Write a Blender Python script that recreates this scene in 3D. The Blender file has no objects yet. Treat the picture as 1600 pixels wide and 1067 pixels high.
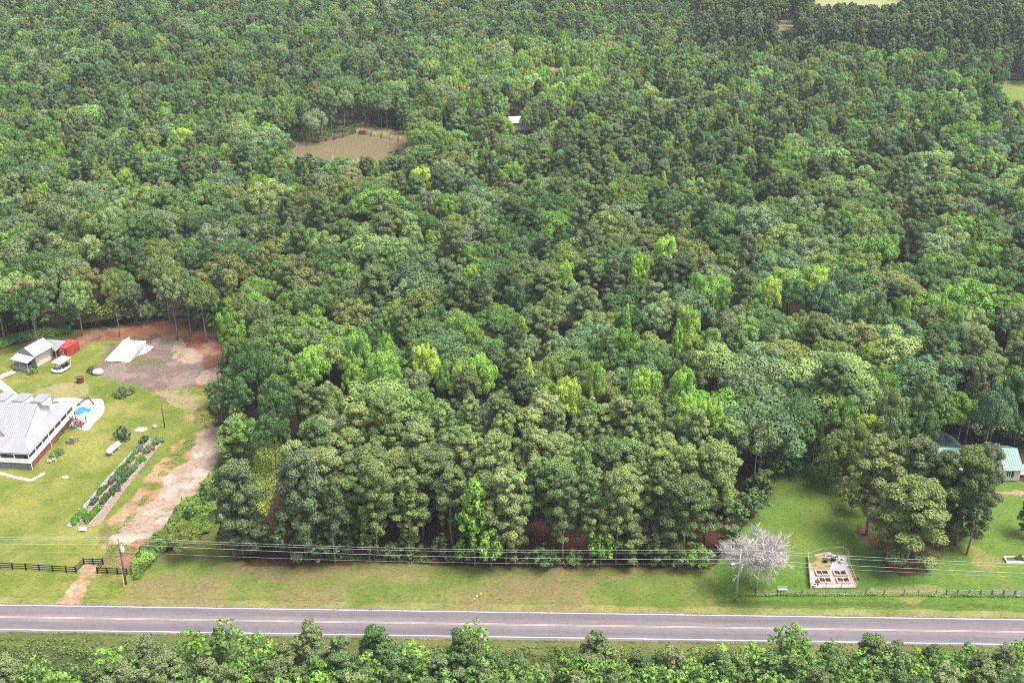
import bpy, math, random
import numpy as np

# ------------------------------------------------------------------ camera, sky, sun, exposure
SC = bpy.context.scene
COL = SC.collection
H = 130.0                                     # height of the drone above the road, metres
PITCH = math.radians(26.3)
FPX = 1800.0                                  # focal length for a frame 1600 wide
cam_d = bpy.data.cameras.new('camera')
cam = bpy.data.objects.new('camera', cam_d)
COL.objects.link(cam)
cam_d.sensor_width = 36.0
cam_d.lens = 36.0 * FPX / 1600.0
cam_d.clip_start = 1.0
cam_d.clip_end = 9000.0
cam.location = (0, 0, H)
cam.rotation_euler = (math.radians(90) - PITCH, 0, 0)
SC.camera = cam

SUN_EL, SUN_AZ = math.radians(66), math.radians(105)     # azimuth clockwise from +Y
world = bpy.data.worlds.new('World')
SC.world = world
world.use_nodes = True
wn = world.node_tree
sky = wn.nodes.new('ShaderNodeTexSky')
sky.sky_type = 'NISHITA'
sky.sun_disc = False
sky.sun_elevation = SUN_EL
sky.sun_rotation = SUN_AZ
sky.air_density = 1.0
sky.dust_density = 3.0
sky.ozone_density = 1.0
hs_ = wn.nodes.new('ShaderNodeHueSaturation')          # high thin cloud: the sky is nearly white
hs_.inputs['Saturation'].default_value = .55
wn.links.new(sky.outputs[0], hs_.inputs['Color'])
wn.links.new(hs_.outputs[0], wn.nodes['Background'].inputs[0])
wn.nodes['Background'].inputs[1].default_value = 0.068
sun_d = bpy.data.lights.new('sun', 'SUN')
sun = bpy.data.objects.new('sun', sun_d)
COL.objects.link(sun)
sun_d.energy = 1.5
sun_d.angle = math.radians(30)
sun_d.color = (1.0, 0.95, 0.86)
sun.rotation_euler = (math.radians(90) - SUN_EL, 0, -SUN_AZ + math.pi)
sun.location = (60, -60, 220)
SC.view_settings.view_transform = 'Standard'
SC.view_settings.look = 'None'
SC.view_settings.gamma = 1.0
SC.view_settings.use_curve_mapping = False
SC.view_settings.exposure = 2.45
SC.cycles.filter_width = 1.0
SC.cycles.max_bounces = 6
SC.cycles.diffuse_bounces = 2
SC.cycles.use_denoising = False
SC.cycles.sample_clamp_indirect = 3.0
SC.cycles.glossy_bounces = 2
SC.cycles.transmission_bounces = 3
SC.cycles.transparent_max_bounces = 4
SC.cycles.volume_bounces = 0

# ------------------------------------------------------------------ helpers
RNG = np.random.default_rng(7)
random.seed(7)
CP, SP = math.cos(PITCH), math.sin(PITCH)

def at(px, py, z=0.0):
    """Place on the level z that the photograph shows at this point (survey of the place)."""
    u = (px - 800) / FPX
    v = (py - 533.5) / FPX
    t = (H - z) / (SP + v * CP)
    return np.array([t * u, t * (CP - v * SP), z])

def seen(x, y, z):
    dz = z - H
    d = y * CP - dz * SP
    return 800 + FPX * x / d, 533.5 - FPX * (y * SP + dz * CP) / d

def inside(poly, x, y):
    x = np.asarray(x, float); y = np.asarray(y, float)
    r = np.zeros(x.shape, bool)
    n = len(poly)
    for i in range(n):
        x1, y1 = poly[i]; x2, y2 = poly[(i + 1) % n]
        if y1 == y2:
            continue
        c = (y1 > y) != (y2 > y)
        r ^= c & (x < (x2 - x1) * (y - y1) / (y2 - y1) + x1)
    return r

_tab = np.random.default_rng(3).random((256, 256))
def vnoise(x, y, s):
    x = np.asarray(x) / s + 900.0; y = np.asarray(y) / s + 900.0
    xi = np.floor(x).astype(int); yi = np.floor(y).astype(int)
    fx = x - xi; fy = y - yi
    fx = fx * fx * (3 - 2 * fx); fy = fy * fy * (3 - 2 * fy)
    g = lambda a, b: _tab[a & 255, b & 255]
    return (g(xi, yi) * (1 - fx) + g(xi + 1, yi) * fx) * (1 - fy) + (g(xi, yi + 1) * (1 - fx) + g(xi + 1, yi + 1) * fx) * fy
def fbm(x, y, s, o=4):
    t = 0; a = .5; n = 0
    for k in range(o):
        t = t + a * vnoise(x + 17 * k, y - 31 * k, s / 2 ** k); n += a; a *= .5
    return t / n

def gz(x, y):
    """Height of the ground: nearly level by the road, rolling a little in the woods."""
    x = np.asarray(x, float); y = np.asarray(y, float)
    w = np.clip((y - 330) / 120, 0, 1)
    return w * ((fbm(x, y, 150, 2) - .5) * 5.0)

class MB:
    """Collects shapes and links them as ONE mesh object."""
    def __init__(s):
        s.v = []; s.f = []; s.m = []
    def quad(s, *p, mi=0):
        n = len(s.v); s.v += [tuple(map(float, q)) for q in p]; s.f.append(tuple(range(n, n + len(p)))); s.m.append(mi)
    def hexa(s, b, t, mi=0):
        n = len(s.v); s.v += [tuple(map(float, q)) for q in list(b) + list(t)]
        k = len(b)
        s.f.append(tuple(n + i for i in reversed(range(k)))); s.f.append(tuple(n + k + i for i in range(k)))
        for i in range(k):
            j = (i + 1) % k
            s.f.append((n + i, n + j, n + k + j, n + k + i))
        s.m += [mi] * (k + 2)
    def box(s, c, d, rz=0.0, mi=0):
        cx, cy, cz = c; dx, dy, dz = d[0] / 2, d[1] / 2, d[2] / 2
        co, si = math.cos(rz), math.sin(rz)
        P = lambda a, b, h: (cx + a * co - b * si, cy + a * si + b * co, cz + h)
        q = [(-dx, -dy), (dx, -dy), (dx, dy), (-dx, dy)]
        s.hexa([P(a, b, -dz) for a, b in q], [P(a, b, dz) for a, b in q], mi)
    def slab(s, pts, th):
        """a sheet of thickness th through these points"""
        p = [np.array(q, float) for q in pts]
        n = np.cross(p[1] - p[0], p[2] - p[0]); n /= np.linalg.norm(n)
        if n[2] < 0: n = -n
        s.hexa([q - n * th for q in p], p)
    def tube(s, pts, rad, k=6, cap=True):
        pts = [np.array(q, float) for q in pts]
        if not hasattr(rad, '__len__'): rad = [rad] * len(pts)
        n0 = len(s.v)
        for i, p in enumerate(pts):
            d = pts[min(i + 1, len(pts) - 1)] - pts[max(i - 1, 0)]
            d = d / (np.linalg.norm(d) + 1e-9)
            a = np.cross(d, (0, 0, 1.0)) if abs(d[2]) < .95 else np.cross(d, (0, 1.0, 0))
            a /= np.linalg.norm(a); b = np.cross(d, a)
            for j in range(k):
                t = 2 * math.pi * j / k
                s.v.append(tuple(p + rad[i] * (math.cos(t) * a + math.sin(t) * b)))
        for i in range(len(pts) - 1):
            for j in range(k):
                q = n0 + i * k
                s.f.append((q + j, q + (j + 1) % k, q + k + (j + 1) % k, q + k + j)); s.m.append(0)
        if cap:
            s.f.append(tuple(n0 + j for j in reversed(range(k)))); s.f.append(tuple(n0 + (len(pts) - 1) * k + j for j in range(k))); s.m += [0, 0]
    def lathe(s, prof, axis0, axis1, k=14):
        """profile (t, r) along the line axis0-axis1"""
        a0, a1 = np.array(axis0, float), np.array(axis1, float)
        s.tube([a0 + (a1 - a0) * t for t, r in prof], [max(r, .001) for t, r in prof], k)
    def rock(s, c, r, seed=0, sub=6):
        rg = np.random.default_rng(seed)
        n0 = len(s.v); k = 9
        for i in range(sub + 1):
            th = math.pi * i / sub
            for j in range(k):
                ph = 2 * math.pi * j / k
                q = rg.uniform(.82, 1.1)
                s.v.append((c[0] + r[0] * q * math.sin(th) * math.cos(ph), c[1] + r[1] * q * math.sin(th) * math.sin(ph), c[2] + r[2] * q * math.cos(th)))
        for i in range(sub):
            for j in range(k):
                s.f.append((n0 + i * k + j, n0 + (i + 1) * k + j, n0 + (i + 1) * k + (j + 1) % k, n0 + i * k + (j + 1) % k)); s.m.append(0)
    def mesh(s, name, mats, smooth=False):
        me = bpy.data.meshes.new(name)
        me.from_pydata(s.v, [], s.f)
        for m in (mats if isinstance(mats, (list, tuple)) else [mats]): me.materials.append(m)
        if any(s.m): me.polygons.foreach_set('material_index', s.m)
        if smooth: me.polygons.foreach_set('use_smooth', [True] * len(me.polygons))
        me.update()
        return me
    def build(s, name, mats, parent=None, smooth=False):
        return link(name, s.mesh(name, mats, smooth), parent)

def link(name, me, parent=None):
    o = bpy.data.objects.new(name, me); COL.objects.link(o)
    if parent is not None: o.parent = parent
    return o
def tag(o, label=None, cat=None, group=None, kind=None):
    if label: o['label'] = label
    if cat: o['category'] = cat
    if group: o['group'] = group
    if kind: o['kind'] = kind
    return o
def thing(name, label, cat, loc=(0, 0, 0), rz=0.0, group=None):
    o = bpy.data.objects.new(name, None); COL.objects.link(o)
    o.location = loc; o.rotation_euler = (0, 0, rz); o.empty_display_size = .5
    return tag(o, label, cat, group)

ONES = ['', 'first', 'second', 'third', 'fourth', 'fifth', 'sixth', 'seventh', 'eighth', 'ninth', 'tenth', 'eleventh', 'twelfth', 'thirteenth', 'fourteenth', 'fifteenth', 'sixteenth', 'seventeenth', 'eighteenth', 'nineteenth']
TENS = {2: 'twent', 3: 'thirt', 4: 'fort', 5: 'fift', 6: 'sixt', 7: 'sevent', 8: 'eight', 9: 'ninet'}
def nth(n):
    if n < 20: return ONES[n]
    t, r = divmod(n, 10)
    return TENS[t] + 'ieth' if r == 0 else TENS[t] + 'y-' + ONES[r]

# ------------------------------------------------------------------ materials
def new_mat(name):
    m = bpy.data.materials.new(name); m.use_nodes = True
    nt = m.node_tree
    for n in list(nt.nodes): nt.nodes.remove(n)
    out = nt.nodes.new('ShaderNodeOutputMaterial')
    return m, nt, out
def ramp(nt, fac, stops):
    r = nt.nodes.new('ShaderNodeValToRGB')
    el = r.color_ramp.elements
    while len(el) < len(stops): el.new(.5)
    for e, (p, c) in zip(el, stops):
        e.position = p; e.color = (*c, 1)
    nt.links.new(fac, r.inputs[0])
    return r.outputs[0]
def noise(nt, vec, scale, detail=4, rough=.6, mapping=None):
    n = nt.nodes.new('ShaderNodeTexNoise')
    n.inputs['Scale'].default_value = scale; n.inputs['Detail'].default_value = detail; n.inputs['Roughness'].default_value = rough
    if mapping:
        mp = nt.nodes.new('ShaderNodeMapping'); mp.inputs['Scale'].default_value = mapping
        nt.links.new(vec, mp.inputs[0]); vec = mp.outputs[0]
    nt.links.new(vec, n.inputs[0])
    return n.outputs[0]
def surf(name, c1, c2, scale=1.5, rough=.8, bump=.0, detail=5, mapping=None, metal=0.0, lo=.35, hi=.65, spec=.3, bscale=None):
    m, nt, out = new_mat(name)
    b = nt.nodes.new('ShaderNodeBsdfPrincipled'); nt.links.new(b.outputs[0], out.inputs[0])
    tc = nt.nodes.new('ShaderNodeTexCoord')
    n = noise(nt, tc.outputs['Object'], scale, detail, .65, mapping)
    nt.links.new(ramp(nt, n, [(lo, c1), (hi, c2)]), b.inputs['Base Color'])
    b.inputs['Roughness'].default_value = rough; b.inputs['Metallic'].default_value = metal
    b.inputs['Specular IOR Level'].default_value = spec
    if bump:
        bp = nt.nodes.new('ShaderNodeBump'); bp.inputs['Strength'].default_value = bump; bp.inputs['Distance'].default_value = .08
        n2 = noise(nt, tc.outputs['Object'], bscale or scale * 3, 3)
        nt.links.new(n2, bp.inputs['Height']); nt.links.new(bp.outputs[0], b.inputs['Normal'])
    return m

def leaf_mat(name, transl=.3, var=.55, warm=(1.25, 1.08, .7)):
    """Leaves: each tree's own colour («tint»), varied from clump to clump («lv»)."""
    m, nt, out = new_mat(name)
    t = nt.nodes.new('ShaderNodeAttribute'); t.attribute_type = 'INSTANCER'; t.attribute_name = 'tint'
    a = nt.nodes.new('ShaderNodeAttribute'); a.attribute_type = 'GEOMETRY'; a.attribute_name = 'lv'
    mr = nt.nodes.new('ShaderNodeMapRange')
    mr.inputs['To Min'].default_value = 1 - var; mr.inputs['To Max'].default_value = 1 + var
    nt.links.new(a.outputs['Fac'], mr.inputs['Value'])
    sc = nt.nodes.new('ShaderNodeVectorMath'); sc.operation = 'SCALE'
    nt.links.new(t.outputs['Vector'], sc.inputs[0]); nt.links.new(mr.outputs[0], sc.inputs['Scale'])
    wm = nt.nodes.new('ShaderNodeMix'); wm.data_type = 'VECTOR'
    wm.inputs['A'].default_value = (1, 1, 1); wm.inputs['B'].default_value = warm
    nt.links.new(a.outputs['Fac'], wm.inputs['Factor'])
    mu = nt.nodes.new('ShaderNodeVectorMath'); mu.operation = 'MULTIPLY'
    nt.links.new(sc.outputs[0], mu.inputs[0]); nt.links.new(wm.outputs['Result'], mu.inputs[1])
    d = nt.nodes.new('ShaderNodeBsdfDiffuse'); tr = nt.nodes.new('ShaderNodeBsdfTranslucent')
    g = nt.nodes.new('ShaderNodeBsdfGlossy'); g.inputs['Roughness'].default_value = .5; g.inputs['Color'].default_value = (.8, .85, .8, 1)
    nt.links.new(mu.outputs[0], d.inputs[0]); nt.links.new(mu.outputs[0], tr.inputs[0])
    mx = nt.nodes.new('ShaderNodeMixShader'); mx.inputs[0].default_value = transl
    nt.links.new(d.outputs[0], mx.inputs[1]); nt.links.new(tr.outputs[0], mx.inputs[2])
    m2 = nt.nodes.new('ShaderNodeMixShader'); m2.inputs[0].default_value = .012
    nt.links.new(mx.outputs[0], m2.inputs[1]); nt.links.new(g.outputs[0], m2.inputs[2])
    nt.links.new(m2.outputs[0], out.inputs[0])
    return m

M = {}
M['leaf'] = leaf_mat('leaf', .22, .36, (1.12, 1.04, .85))
M['needle'] = leaf_mat('needle', .25, .35, (1.1, 1.03, .88))
M['bark'] = surf('bark', (.10, .085, .07), (.27, .235, .2), 2.2, .95, .5, mapping=(1, 1, .25))
M['pine_bark'] = surf('pine_bark', (.13, .095, .075), (.33, .27, .23), 2.0, .95, .5, mapping=(1, 1, .3))
M['bleached'] = surf('bleached_wood', (.31, .275, .262), (.5, .455, .44), 1.2, .9, .0)
M['dead'] = surf('dead_wood', (.22, .19, .17), (.42, .38, .35), 1.0, .9)
M['pole_wood'] = surf('weathered_pole', (.07, .06, .055), (.19, .165, .15), 2.5, .9, .2, mapping=(3, 3, .3))
M['pole_grey'] = surf('grey_pole', (.28, .25, .23), (.44, .40, .37), 2.5, .9, .2, mapping=(3, 3, .3))
M['black_wood'] = surf('black_fence_paint', (.008, .008, .009), (.025, .024, .024), 3, .6)
M['grey_wood'] = surf('weathered_board', (.20, .19, .18), (.42, .41, .40), 2.2, .85, .2, mapping=(.4, 3, 3))
M['pale_wood'] = surf('pale_timber', (.26, .19, .155), (.48, .38, .33), 2.2, .85, .2)
M['brown_wood'] = surf('brown_timber', (.06, .028, .02), (.16, .08, .055), 2.5, .8, .2)
M['white_paint'] = surf('white_paint', (.66, .66, .67), (.82, .82, .83), .8, .5)
M['white_metal'] = surf('white_metal', (.62, .63, .64), (.82, .82, .82), .6, .35, spec=.5)
M['white_tarp'] = surf('white_tarp', (.52, .53, .55), (.66, .665, .68), .35, .55, .25, bscale=.8)
M['insulator'] = surf('pale_ceramic', (.55, .56, .58), (.75, .75, .77), 4, .3)
M['wire'] = surf('bare_wire', (.3, .3, .31), (.46, .46, .46), 1, .5)
M['brick_red'] = surf('red_brick', (.13, .042, .03), (.25, .085, .06), 3.5, .9, .3)
M['dark_skirt'] = surf('grey_block', (.09, .09, .095), (.2, .2, .205), 2.5, .9, .3)
M['glass_dark'] = surf('window_glass', (.015, .018, .022), (.05, .055, .065), .5, .1, spec=.6)
M['opening_dark'] = surf('porch_opening', (.02, .018, .018), (.075, .06, .06), .9, .7)
M['pink_siding'] = surf('pink_siding', (.42, .34, .35), (.56, .46, .47), .7, .75, .15, mapping=(.3, .3, 6))
M['white_siding'] = surf('white_siding', (.5, .495, .515), (.62, .615, .63), .7, .7, .15, mapping=(.3, .3, 6))
M['shed_siding'] = surf('grey_siding', (.17, .16, .15), (.36, .34, .32), 1.2, .85, .2, mapping=(.4, .4, 4))
M['shed_lower'] = surf('pink_block', (.42, .31, .29), (.6, .48, .45), 1.5, .9, .2)
M['black_shutter'] = surf('black_shutter', (.01, .01, .011), (.03, .03, .03), 4, .6)
M['red_steel'] = surf('red_steel', (.26, .03, .03), (.42, .06, .055), .8, .5, spec=.4)
M['rust'] = surf('rusty_steel', (.06, .022, .016), (.16, .06, .04), 4, .9, .4)
M['concrete'] = surf('pale_concrete', (.38, .36, .36), (.54, .515, .51), .5, .85, .1)
M['stone'] = surf('pale_stone', (.36, .29, .24), (.62, .53, .46), 2.5, .9, .4)
M['grey_stone'] = surf('grey_stone', (.25, .23, .23), (.5, .47, .46), 2.5, .9, .4)
M['tan_paver'] = surf('tan_paver', (.42, .29, .19), (.62, .47, .34), 2.0, .9, .2)
M['path_soil'] = surf('path_soil', (.12, .085, .065), (.27, .2, .16), 2.5, .95, .5)
M['soil'] = surf('garden_soil', (.05, .03, .022), (.12, .075, .055), 3, .95, .5)
M['pink_gravel'] = surf('pink_gravel', (.26, .17, .17), (.46, .33, .33), 5, .95, .5, detail=8)
M['cloth_grey'] = surf('weed_cloth', (.14, .135, .135), (.28, .265, .26), 1.5, .9, .2)
M['pool_tile'] = surf('pool_lining', (.03, .18, .34), (.06, .28, .46), 1.2, .4)
M['yellow'] = surf('yellow_plastic', (.55, .47, .06), (.7, .6, .12), 3, .5)
M['black_plastic'] = surf('black_plastic', (.012, .012, .012), (.05, .05, .05), 4, .5)

def metal_roof(name, c1, c2, pitch=.45, axis='X', rough=.42):
    """Ribbed sheet-metal roofing; the ribs run down the slope."""
    m, nt, out = new_mat(name)
    b = nt.nodes.new('ShaderNodeBsdfPrincipled'); nt.links.new(b.outputs[0], out.inputs[0])
    tc = nt.nodes.new('ShaderNodeTexCoord')
    n = noise(nt, tc.outputs['Object'], .5, 5, .65, (1, .35, .35) if axis == 'X' else (.35, 1, .35))
    nt.links.new(ramp(nt, n, [(.3, c1), (.7, c2)]), b.inputs['Base Color'])
    b.inputs['Roughness'].default_value = rough; b.inputs['Metallic'].default_value = .15
    w = nt.nodes.new('ShaderNodeTexWave'); w.bands_direction = axis; w.inputs['Scale'].default_value = .314 / pitch
    nt.links.new(tc.outputs['Object'], w.inputs[0])
    pw = nt.nodes.new('ShaderNodeMath'); pw.operation = 'POWER'; pw.inputs[1].default_value = 6
    nt.links.new(w.outputs['Fac'], pw.inputs[0])
    bp = nt.nodes.new('ShaderNodeBump'); bp.inputs['Strength'].default_value = .6; bp.inputs['Distance'].default_value = .04
    nt.links.new(pw.outputs[0], bp.inputs['Height']); nt.links.new(bp.outputs[0], b.inputs['Normal'])
    return m
M['roof_lilac'] = metal_roof('grey_metal_roof', (.21, .205, .235), (.27, .262, .295), .45, 'X')
M['roof_lilac_side'] = metal_roof('grey_metal_roof_side', (.21, .205, .235), (.27, .262, .295), .45, 'Y')
M['roof_pale'] = metal_roof('pale_metal_roof', (.30, .31, .31), (.44, .45, .44), .5, 'X')
M['roof_slate'] = metal_roof('slate_metal_roof', (.17, .185, .21), (.24, .255, .28), .5, 'X')
M['roof_teal'] = metal_roof('teal_metal_roof', (.06, .125, .105), (.088, .16, .138), .5, 'X', .5)

def ground_mat():
    """Earth and grass: the cover laid down on the sheet («cover»), broken up by grain and tufts."""
    m, nt, out = new_mat('ground_cover')
    b = nt.nodes.new('ShaderNodeBsdfPrincipled'); nt.links.new(b.outputs[0], out.inputs[0])
    b.inputs['Roughness'].default_value = .95; b.inputs['Specular IOR Level'].default_value = .15
    a = nt.nodes.new('ShaderNodeAttribute'); a.attribute_name = 'cover'
    tc = nt.nodes.new('ShaderNodeTexCoord')
    n1 = noise(nt, tc.outputs['Object'], 2.2, 6, .75, (.6, 1, 1))
    n2 = noise(nt, tc.outputs['Object'], .28, 4, .6)
    f1 = ramp(nt, n1, [(.3, (.42, .46, .42)), (.47, (.86, .88, .84)), (.56, (1, 1, 1)), (.72, (1.25, 1.2, 1.1))])
    f2 = ramp(nt, n2, [(.3, (.78, .84, .8)), (.7, (1.0, .96, .92))])
    m1 = nt.nodes.new('ShaderNodeMix'); m1.data_type = 'RGBA'; m1.blend_type = 'MULTIPLY'; m1.inputs['Factor'].default_value = 1
    nt.links.new(a.outputs['Color'], m1.inputs['A']); nt.links.new(f1, m1.inputs['B'])
    m2 = nt.nodes.new('ShaderNodeMix'); m2.data_type = 'RGBA'; m2.blend_type = 'MULTIPLY'; m2.inputs['Factor'].default_value = 1
    nt.links.new(m1.outputs['Result'], m2.inputs['A']); nt.links.new(f2, m2.inputs['B'])
    nt.links.new(m2.outputs['Result'], b.inputs['Base Color'])
    bp = nt.nodes.new('ShaderNodeBump'); bp.inputs['Strength'].default_value = .7; bp.inputs['Distance'].default_value = .25
    n3 = noise(nt, tc.outputs['Object'], 2.6, 5, .7)
    nt.links.new(n3, bp.inputs['Height']); nt.links.new(bp.outputs[0], b.inputs['Normal'])
    return m
M['ground'] = ground_mat()

def road_mat():
    m, nt, out = new_mat('asphalt')
    b = nt.nodes.new('ShaderNodeBsdfPrincipled'); nt.links.new(b.outputs[0], out.inputs[0])
    b.inputs['Roughness'].default_value = .85; b.inputs['Specular IOR Level'].default_value = .25
    tc = nt.nodes.new('ShaderNodeTexCoord')
    n1 = noise(nt, tc.outputs['Object'], 1.0, 6, .7, (.03, .9, 1))
    n2 = noise(nt, tc.outputs['Object'], .12, 5, .7, (.5, 1, 1))
    n3 = noise(nt, tc.outputs['Object'], 9, 3, .7)
    c = ramp(nt, n1, [(.3, (.132, .114, .126)), (.5, (.163, .142, .154)), (.72, (.2, .174, .183))])
    for n, lo, hi in ((n2, (.86, .86, .87), (1.0, .99, .98)), (n3, (.8, .8, .8), (1, 1, 1))):
        mm = nt.nodes.new('ShaderNodeMix'); mm.data_type = 'RGBA'; mm.blend_type = 'MULTIPLY'; mm.inputs['Factor'].default_value = 1
        nt.links.new(c, mm.inputs['A']); nt.links.new(ramp(nt, n, [(.35, lo), (.65, hi)]), mm.inputs['B'])
        c = mm.outputs['Result']
    n4 = noise(nt, tc.outputs['Object'], .32, 7, .75)
    ck = ramp(nt, n4, [(.485, (1, 1, 1)), (.497, (.72, .71, .72)), (.503, (.72, .71, .72)), (.515, (1, 1, 1))])
    mm = nt.nodes.new('ShaderNodeMix'); mm.data_type = 'RGBA'; mm.blend_type = 'MULTIPLY'; mm.inputs['Factor'].default_value = .8
    nt.links.new(c, mm.inputs['A']); nt.links.new(ck, mm.inputs['B']); c = mm.outputs['Result']
    # the two wheel tracks of each lane are worn darker, the strip between them is paler
    sp = nt.nodes.new('ShaderNodeSeparateXYZ'); nt.links.new(tc.outputs['Object'], sp.inputs[0])
    ab = nt.nodes.new('ShaderNodeMath'); ab.operation = 'ABSOLUTE'; nt.links.new(sp.outputs['Y'], ab.inputs[0])
    dv = nt.nodes.new('ShaderNodeMath'); dv.operation = 'DIVIDE'; dv.inputs[1].default_value = 3.6; nt.links.new(ab.outputs[0], dv.inputs[0])
    w = ramp(nt, dv.outputs[0], [(0, (1.0, .98, .97)), (.2, (.98, .96, .95)), (.5, (.77, .77, .8)), (.72, (.8, .8, .83)), (1, (.93, .95, .94))])
    mm = nt.nodes.new('ShaderNodeMix'); mm.data_type = 'RGBA'; mm.blend_type = 'MULTIPLY'; mm.inputs['Factor'].default_value = 1
    nt.links.new(c, mm.inputs['A']); nt.links.new(w, mm.inputs['B'])
    nt.links.new(mm.outputs['Result'], b.inputs['Base Color'])
    return m
M['road'] = road_mat()
def line_mat(name, c, wear, lo=.42, hi=.6):
    m, nt, out = new_mat(name)
    b = nt.nodes.new('ShaderNodeBsdfPrincipled'); nt.links.new(b.outputs[0], out.inputs[0]); b.inputs['Roughness'].default_value = .7
    tc = nt.nodes.new('ShaderNodeTexCoord')
    n = noise(nt, tc.outputs['Object'], 1.2, 6, .7, (.25, 1, 1))
    nt.links.new(ramp(nt, n, [(lo, wear), (hi, c)]), b.inputs['Base Color'])
    return m
M['line_white'] = line_mat('edge_line_paint', (.52, .51, .51), (.32, .3, .31), .35, .6)
M['line_yellow'] = line_mat('worn_centre_paint', (.34, .29, .22), (.25, .215, .2))
def water_mat(name, c, rough=.08):
    m, nt, out = new_mat(name)
    b = nt.nodes.new('ShaderNodeBsdfPrincipled'); nt.links.new(b.outputs[0], out.inputs[0])
    b.inputs['Base Color'].default_value = (*c, 1); b.inputs['Roughness'].default_value = rough; b.inputs['IOR'].default_value = 1.33
    tc = nt.nodes.new('ShaderNodeTexCoord')
    bp = nt.nodes.new('ShaderNodeBump'); bp.inputs['Strength'].default_value = .03; bp.inputs['Distance'].default_value = .03
    nt.links.new(noise(nt, tc.outputs['Object'], .8, 3), bp.inputs['Height']); nt.links.new(bp.outputs[0], b.inputs['Normal'])
    return m
M['pond'] = water_mat('muddy_water', (.135, .108, .064), .02)
M['pool'] = water_mat('pool_water', (.03, .17, .34), .05)

# ------------------------------------------------------------------ what the ground carries (outlines surveyed from the photograph)
def gp(pts): return [tuple(at(*p)[:2]) for p in pts]
A_YARD = [(-260, 560), (0, 536), (60, 520), (150, 512), (235, 503), (300, 500), (345, 520), (362, 560), (372, 590), (340, 606), (322, 640), (345, 690), (350, 720), (300, 790), (240, 860), (215, 900), (200, 950), (-260, 930)]
A_CLAY = [(-60, 545), (20, 527), (120, 522), (160, 512), (240, 498), (330, 500), (362, 545), (380, 596), (345, 612), (290, 600), (285, 545), (215, 527), (160, 534), (120, 545), (60, 540), (0, 556)]
A_PAD = [(160, 558), (170, 536), (225, 528), (288, 530), (304, 548), (322, 572), (318, 600), (296, 604), (245, 612), (205, 600), (168, 590), (150, 575)]
A_TRACK = [(345, 668), (346, 700), (318, 760), (285, 795), (238, 838), (205, 848), (180, 842), (215, 795), (262, 745), (300, 705), (325, 672)]
A_SCRAPE = [(310, 640), (335, 655), (318, 690), (270, 740), (215, 800), (185, 850), (210, 880), (188, 905), (150, 905), (160, 860), (150, 840), (190, 790), (240, 725), (280, 685)]
A_DRIVE = [(128, 878), (158, 882), (150, 895), (136, 918), (120, 948), (80, 947), (98, 925), (120, 900)]
A_TAN1 = [(240, 612), (300, 610), (318, 640), (300, 660), (262, 628)]
A_LAWN_R = [(1118, 1000), (1118, 880), (1140, 850), (1185, 800), (1190, 745), (1215, 725), (1290, 722), (1330, 760), (1350, 800), (1365, 840), (1400, 870), (1440, 850), (1470, 800), (1530, 765), (1570, 752), (1900, 752), (1900, 1000)]
A_STRAW_R = [(1350, 815), (1400, 830), (1480, 825), (1500, 845), (1465, 868), (1435, 895), (1400, 902), (1378, 890), (1372, 865), (1345, 838)]
A_VERGE = [(190, 1000), (190, 905), (250, 868), (330, 880), (420, 872), (520, 874), (640, 880), (760, 884), (900, 886), (1010, 884), (1090, 886), (1118, 880), (1118, 1000)]
A_STRAW1 = [(330, 885), (405, 870), (540, 872), (545, 888), (500, 902), (440, 912), (400, 900)]
A_STRAW2 = [(740, 882), (800, 880), (900, 884), (1100, 884), (1110, 893), (1000, 896), (930, 910), (860, 935), (790, 930), (760, 905)]
A_PINEFLOOR = [(345, 885), (350, 800), (420, 740), (1150, 740), (1140, 800), (1112, 890), (1000, 890), (600, 880)]
A_WEEDS = [(205, 900), (240, 850), (300, 790), (345, 735), (380, 690), (440, 690), (430, 760), (400, 860), (330, 885), (250, 872)]
A_BANK = [(352, 222), (430, 205), (535, 192), (565, 196), (655, 216), (665, 224), (640, 228), (560, 207), (530, 215), (460, 228), (430, 242), (340, 240)]
A_BANKTAN = [(545, 190), (560, 194), (600, 204), (665, 218), (650, 226), (590, 213), (555, 206)]
A_FIELD_R = [(1562, 131), (1760, 131), (1760, 230), (1640, 190), (1600, 168), (1575, 150)]
A_FIELD_T = [(1270, -30), (1275, 14), (1420, 14), (1425, -30)]
A_GAP_T = [(1212, 34), (1240, 34), (1240, 52), (1212, 52)]
A_GAP_M = [(842, 105), (862, 103), (884, 107), (874, 113), (850, 110)]
A_PATH_R = [(1530, 768), (1900, 766), (1900, 773), (1530, 774)]

ROAD_A = np.array([-88.0, 156.35]); ROAD_B = np.array([86.5, 152.5])
ROAD_DIR = (ROAD_B - ROAD_A) / np.linalg.norm(ROAD_B - ROAD_A)
ROAD_YAW = math.atan2(ROAD_DIR[1], ROAD_DIR[0])
ROAD_HALF = 3.15
def road_y(x): return ROAD_A[1] + (np.asarray(x) - ROAD_A[0]) * ROAD_DIR[1] / ROAD_DIR[0]

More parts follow.
